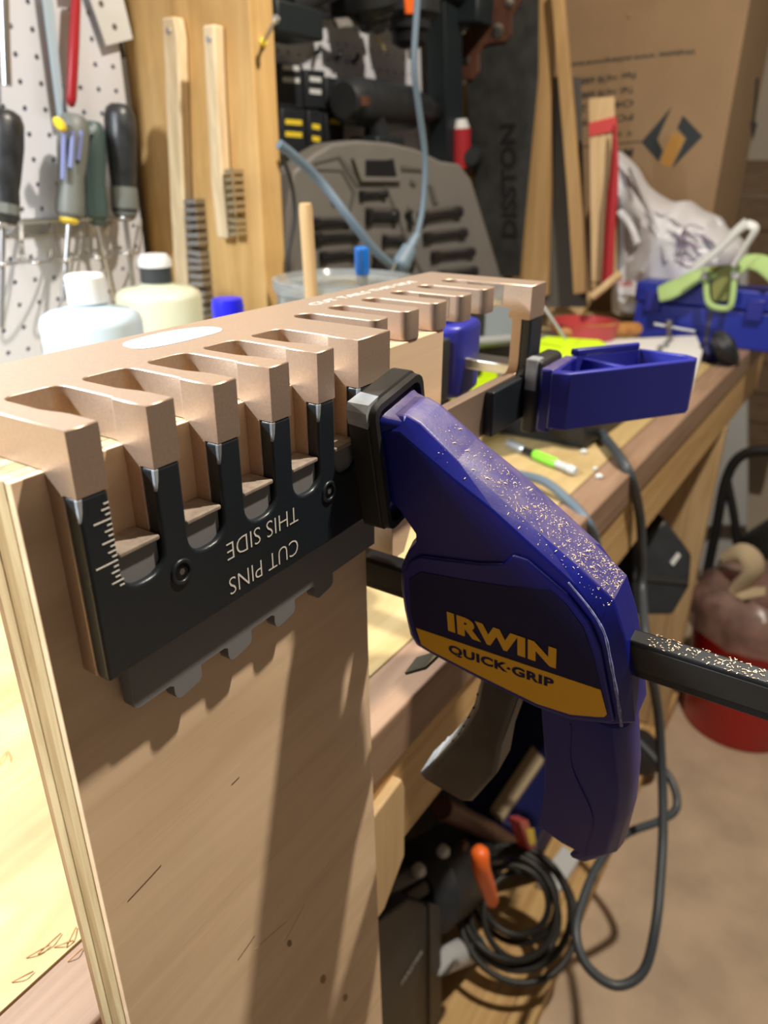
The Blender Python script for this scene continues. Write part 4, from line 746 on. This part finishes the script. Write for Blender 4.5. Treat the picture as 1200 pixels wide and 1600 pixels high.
single('blue_grey_case','pale blue grey plastic case seen through the jig window','case',MB().slab([(992.5,380.0,-207.0),(995.3,380.0,-134.3),(1177.3,380.0,-149.3),(1214.0,380.0,-244.9)],(20,60,0)),'sky_blue_plastic',(1092.9,380.0,-225.3),bevel=4)
single('tape_roll','grey ribbed hose lying across the jig window','hose',MB().tube([(782.1,290.0,-152.5),(869.9,290.0,-166.3),(976.5,290.0,-181.2),(1039.5,290.0,-190.1)],7.5,12,4),'tape_roll',(871.4,290.0,-176.6),smooth=60)
single('dark_case','dark tool body lying below the grey hose','tool',MB().slab([(797.4,300.0,-187.8),(795.1,300.0,-164.6),(1018.4,300.0,-199.8),(1025.9,300.0,-236.6)],(20,40,0)),'dark_tool',(897.3,300.0,-210.1),bevel=3)
# small green driver, crumbs, cords on the bench
pn=Thing('pen_driver','green and steel pocket screwdriver lying on the bench','screwdriver',(715.3,141.0,-262.0))
p0=Vector((728.6,187.1,-256.0)); p1=Vector((681.3,81.4,-256.0)); L_=lambda a:tuple(p0+(p1-p0)*a)
pn.part('cap', MB().lathe(L_(0),L_(.26),[(0,4),(.1,6),(.9,6),(1,4.5)],12), 'pen_grey', smooth=40)
pn.part('middle', MB().lathe(L_(.25),L_(.42),[(0,4),(1,4)],12), 'steel_dark', smooth=40)
pn.part('sleeve', MB().lathe(L_(.42),L_(.74),[(0,5.4),(.05,6),(.95,6),(1,5)],12), 'pen_green', smooth=40)
pn.part('tip', MB().lathe(L_(.74),L_(1),[(0,4.6),(.6,4.4),(.65,5.6),(1,4.6)],12), 'pale_grey', smooth=40)
for q,r in [((759.4,98.5,-262.0),5),((689.8,56.6,-262.0),5),((712.6,68.6,-262.0),3.5)]:
    single('crumb',{5:'larger white foam crumb on the bench',3.5:'smallest white foam crumb, between the two larger ones'}[r]+(' beside the black case' if q[0]>740 else ' nearer the bench edge' if r==5 else ''),'crumb',MB().lathe(q,(q[0]+2,q[1]+1,q[2]+r*1.1),[(0,r*.6),(.4,r),(.8,r*.7),(1,r*.3)],7),'cap_white',q,group='white crumbs on the bench')
single('power_cable','grey cable running over the bench edge and down to the floor loop','cable',MB().tube([(905.7,170.2,-255.0),(881.3,136.6,-255.0),(786.0,78.0,-250.0),(727.2,34.0,-261.7),(781.1,26.0,-331.3),(795.2,18.0,-389.4),(796.0,10.0,-444.7),(698.3,-24.9,-465.1),(730.8,-47.4,-574.7),(724.3,-66.8,-656.5),(682.1,-87.2,-709.2),(633.4,-101.4,-743.1),(584.5,-112.3,-773.3),(550.8,-112.6,-811.3),(527.2,-88.8,-826.7),(524.1,-54.0,-815.8),(543.7,-31.0,-800.9),(581.9,-23.5,-794.2),(650.1,-23.0,-788.3),(721.5,-37.2,-793.7),(779.7,-72.0,-799.3),(816.8,-87.3,-797.1),(843.4,-71.4,-777.8),(866.8,-37.4,-767.3),(886.4,0.8,-758.7)],6.0,10,6),'cord_dark',(527.2,-88.8,-826.7),smooth=60)
single('cable','short grey cable arching over the bench edge beside the clamp','cable',MB().tube([(645.5,168.6,-256.0),(637.7,137.1,-256.0),(620.0,96.3,-250.0),(602.0,60.0,-258.7),(585.8,34.0,-269.1),(616.5,30.0,-306.2),(644.1,28.0,-358.1)],5,10,6),'cord_grey',(651.8,142.8,-262.0),smooth=60)
# shavings on the near bench
rs=random.Random(2)
for q,l,a in [((60.5,212.8,-261.6),10,0.5),((64.2,212.0,-261.6),9,1.2),((-1.6,88.3,-261.6),10,-0.6),((3.5,87.2,-261.6),11,-0.2),((6.9,81.8,-261.6),9,-0.9),((10.8,81.6,-261.6),8,0.3),((-12.3,83.6,-261.6),9,-0.7),((6.3,72.9,-261.6),7,-0.4)]:
    q=Vector(q); d=Vector((math.cos(a),math.sin(a),0))
    single('wood_shaving','thin reddish wood shaving on the bright near bench','shaving',MB().tube([q-d*l/2,q+Vector((0,0,1.6)),q+d*l/2+Vector((1,2,.4))],.35,6,4,.6),'shaving',tuple(q),group='wood shavings on the near bench')

# ------------------------------------------------------------------ under the bench
t=Thing('battery_charger','black battery charger box hanging behind the bench leg','charger',(1043.7,17.1,-620.1))
t.part('housing', MB().slab([(1047.0,87.5,-508.7),(1092.8,47.5,-471.7),(1095.9,-3.9,-525.5),(1074.9,-12.6,-573.8),(1043.5,-0.1,-616.5),(1007.9,55.5,-616.8)],(80,60,0)), 'dark_tool', bevel=6, seg=3)
t.part('label', MB().slab([(1069.0,23.2,-535.9),(1081.9,16.4,-520.4),(1082.7,11.8,-524.2),(1069.8,18.6,-539.7)],(2,2,0)), 'pale_grey')
t.part('rib', MB().slab([(1029.1,70.6,-553.5),(1075.3,-8.2,-560.8),(1072.4,-10.2,-568.5),(1026.1,68.7,-561.2)],(3,3,0)), 'rubber')
ms=Thing('table_saw','black bench saw housing on the lower shelf','saw',(515.0,183.3,-1132.0))
ms.part('side_panel', MB().slab([(372.9,150.0,-713.5),(444.9,150.0,-755.1),(527.8,150.0,-864.4),(574.3,150.0,-1253.6),(366.2,150.0,-942.3)],(0,60,0)), 'dark_tool', bevel=3, label='black side panel')
ms.part('edge_rail', MB().slab([(492.4,146.0,-812.5),(523.3,146.0,-854.0),(560.6,146.0,-1229.3),(514.4,146.0,-1160.1)],(0,8,0)), 'grip_grey', bevel=1)
lo=Vector((427.7,149.0,-897.1)); hi=Vector((482.2,149.0,-898.5)); ms.part('lettering', MB().text('MASTER',lo,hi-lo,Vector((0,0,1)),9,(hi-lo).length,bold=.02,thick=.4), 'pale_grey', label='pale lettering')
for q in [[(411.4,175.0,-728.4),(507.9,175.0,-788.2)],[(411.5,175.0,-775.9),(531.4,175.0,-842.4)],[(417.4,175.0,-808.6),(490.4,175.0,-850.8)]]:
    ms.part('table_rail', MB().tube(q,9,8,0,.6), 'case_line', smooth=40)
ms.part('motor', MB().lathe((533.4,200.0,-879.9),(766.3,200.0,-1018.8),[(0,40),(.1,66),(.8,66),(1,40)],18), 'dark_tool', smooth=40)
ms.part('arm', MB().tube([(580.5,180.0,-740.9),(726.3,170.0,-911.7),(874.9,111.1,-1105.0)],16,10,4), 'saw_wood', smooth=50)
ms.part('dust_port', MB().lathe((540.9,150.0,-987.9),(675.0,150.0,-1118.3),[(0,20),(.9,22),(1,18)],18), 'pale_grey', smooth=40)
ms.part('grey_disc', MB().lathe((806.4,290.0,-1048.6),(796.9,280.0,-1037.1),[(0,60),(1,56)],24), 'case_line', smooth=40)
for q0,q1,mt in [((498.5,170.0,-770.6),(494.3,160.0,-766.7),'pale_grey'),((567.0,170.0,-802.5),(563.1,160.0,-799.8),'pale_grey'),((570.1,170.0,-891.9),(566.9,160.0,-889.5),'pale_grey'),((592.3,170.0,-947.5),(589.6,160.0,-945.8),'yellow_bit'),((630.0,170.0,-850.8),(626.9,160.0,-849.3),'saw_wood')]:
    ms.part('fitting', MB().lathe(q0,q1,[(0,9),(.6,9),(1,6)],10), mt, smooth=40)
pc=Thing('coiled_cord','black power cord coiled in front of the bench saw','cord',(701.1,95.0,-1142.6))
cc=(689.2,95.0,-1001.3)
for (dx,dz,R,ty,tz) in ((0,0,88,.10,0),(6,-6,80,-.12,.1),(-10,8,74,.22,-.1),(2,-14,62,-.25,.15),(14,4,70,.3,.2),(-6,-4,92,-.15,-.2),(4,10,52,.1,.3)):
    pc.part('loop', MB().torus((cc[0]+dx,95+ty*40,cc[2]+dz),(.63+ty,.25-ty*.6,-.73+tz),R,5.4,36,8), 'cord_black', smooth=60)
single('orange_plug','bright orange extension plug lying on the coiled cord','plug',MB().tube([(501.5,88.0,-680.6),(498.4,82.0,-710.5),(531.2,82.0,-785.7),(565.9,88.0,-852.1)],lambda q:(12-3*q)*min(1,.35+q*9,.35+(1-q)*9),12,6),'orange',(553.8,88.0,-838.7),smooth=60)
single('white_strip','white metal rail lying on the navy case behind the clamp handle','rail',MB().slab([(854.9,217.2,-1005.0),(845.9,187.6,-1005.0),(1025.5,180.7,-1005.0),(1050.4,215.3,-1005.0)],(0,0,-14)),'cream_cloth',(858.6,199.9,-1019.0),bevel=2)
single('grey_rail','grey metal rail end lying at the shelf edge below the clamp handle','rail',MB().slab([(842.3,112.2,-1112.0),(944.2,99.2,-1112.0),(933.2,62.7,-1112.0),(847.3,70.5,-1112.0)],(0,0,-19)),'pale_grey',(862.7,79.1,-1131.0),bevel=2)
t=Thing('battery_pack','small red and yellow battery by the coiled cord','battery',(749.8,100.0,-939.5))
t.part('body', MB().slab([(676.5,100.0,-807.9),(717.8,100.0,-843.0),(783.2,100.0,-966.3),(743.8,100.0,-936.6)],(0,20,0)), 'red_lid', bevel=2); t.part('label', MB().slab([(707.3,99.0,-851.3),(745.1,99.0,-883.7),(769.0,99.0,-940.2),(735.7,99.0,-911.0)],(0,.6,0)), 'yellow_bit')
nv=Thing('navy_case','dark navy tool case on the lower shelf behind the coiled cord','case',(1080,205,-1132))
nv.part('base', B(850,1330,126,288,-1132,-1070), 'navy_print', bevel=6)
nv.part('lid', B(848,1332,124,289,-1068,-1020), 'navy_print', bevel=8)
nv.part('handle', MB().tube([(1000,120,-1066),(1000,112,-1060),(1120,112,-1060),(1120,120,-1066)],6,8,4), 'rubber', smooth=50)
single('black_bin','dark tool bag deep under the bench','bag',MB().box(560,1250,290,560,-1132,-640),'dark_tool',(900,440,-1132),bevel=30,seg=4)
single('black_puck','black round sanding tool on the shelf end','tool',MB().lathe((1268.4,39.9,-1132.0),(1263.1,49.1,-1060.0),[(0,44),(.4,50),(.8,34),(1,24)],16),'rubber',(1268.4,39.9,-1132.0),smooth=40)
# bucket
bkx,bky=1600,-112
bk=Thing('bucket','red plastic bucket lined with a clear bag on the floor','bucket',(bkx,bky,-1176))
bk.part('shell', MB().loft([[(bkx+r*math.cos(k*math.pi/20),bky+r*math.sin(k*math.pi/20),z) for k in range(40)] for r,z in ((2,-1172),(122,-1176),(126,-1170),(146,-860),(152,-856),(152,-846),(143,-846),(140,-862),(122,-1160),(2,-1160))],caps=False), 'bucket_red', smooth=40)
from mathutils import noise as _n
rings=[]
for r,z in ((157,-905),(158,-850),(150,-818),(120,-800),(85,-812),(60,-880),(20,-930)):
    rings.append([(bkx+(r+10*_n.noise(Vector((k*.8,z*.02,1))))*math.cos(k*math.pi/20),bky+(r+10*_n.noise(Vector((k*.8,z*.02,1))))*math.sin(k*math.pi/20),z+22*_n.noise(Vector((k*.7,r*.03,5)))) for k in range(40)])
bk.part('liner', MB().loft(rings,caps=False), 'liner', smooth=50, label='translucent bag liner')
sq=[(-238.2,-170.0,154.6),(-287.7,-170.0,188.6)]
ang=math.radians(200)
def onb(a,z,dr): 
    r=122+(z+1176)*.0775+dr; return (bkx+r*math.cos(math.radians(a)),bky+r*math.sin(math.radians(a)),z)
lab=[[onb(a,z,1.6) for a in (158,164,170,176)] for z in (-1070,-1010)]
b2=bk.part('label', MB().loft(lab,caps=False,closed=False), 'cream_cloth', label='small square label')
bk.part('label_print', MB().loft([[onb(a,z,2.0) for a in (162,167,172)] for z in (-1056,-1024)],caps=False,closed=False), 'grip_grey', parent=b2)
# folding chair and clutter by the end wall
fcx=Thing('folding_chair','black tubular folding chair frame beyond the bucket','chair',(2020,-60,-1176))
fcx.part('frame', MB().tube([(2000.0,63.8,-1084.1),(2000.0,66.2,-874.2),(2000.0,66.5,-708.0),(2000.0,32.5,-632.1),(2000.0,-61.0,-605.9)],14,10,5), 'rubber', smooth=60)
fcx.part('frame', MB().tube([(2010.0,65.9,-720.8),(2010.0,15.6,-864.6),(2010.0,-28.2,-1058.8)],12,10,5), 'rubber', smooth=60)
fcx.part('seat', MB().slab([(1990.0,44.2,-966.2),(2060.0,-139.1,-785.3),(2060.0,-179.6,-971.8),(1990.0,35.2,-1113.3)],(80,0,0)), 'dark_tool', bevel=10)
single('black_bag','dark bag of rags slumped behind the bucket','bag',MB().lathe((1980,-190,-1176),(1980,-190,-740),[(0,190),(.3,215),(.7,190),(.9,120),(1,60)],20),'rubber',(1980,-190,-1176),smooth=60)
single('rag','cream rag lying on the dark bag','rag',MB().tube([(1600.0,-1.9,-759.3),(1590.0,-41.9,-729.8),(1590.0,-72.5,-763.4),(1590.0,-47.8,-832.0),(1590.0,-105.7,-809.6)],lambda q:14+14*math.sin(q*3.1),10,5,.5),'cream_cloth',(1590.0,-52.7,-786.2),smooth=60)
struct('door_1','pale grey door panel beyond the bench leg',MB().slab([(2300.0,137.8,-1470.8),(2300.0,357.8,-140.2),(2300.0,176.2,-130.8),(2300.0,-68.5,-1391.9)],(40,0,0)),'pale_grey',(2300.0,37.8,-1432.6))
pnl=Thing('plank_panel','brown wooden planks stacked against the end wall','planks',(2480.0,16.9,-760.0))
for i in range(9):
    y0=250+i*52
    a=(2480.0,325.8,80.9); b=(2480.0,-20.4,81.1); z=(2480.0,187.4,81.0)[2]-i*96
    pnl.part('plank', B(2480,2505,b[1],a[1],z-93,z), 'dark_plank', bevel=2)
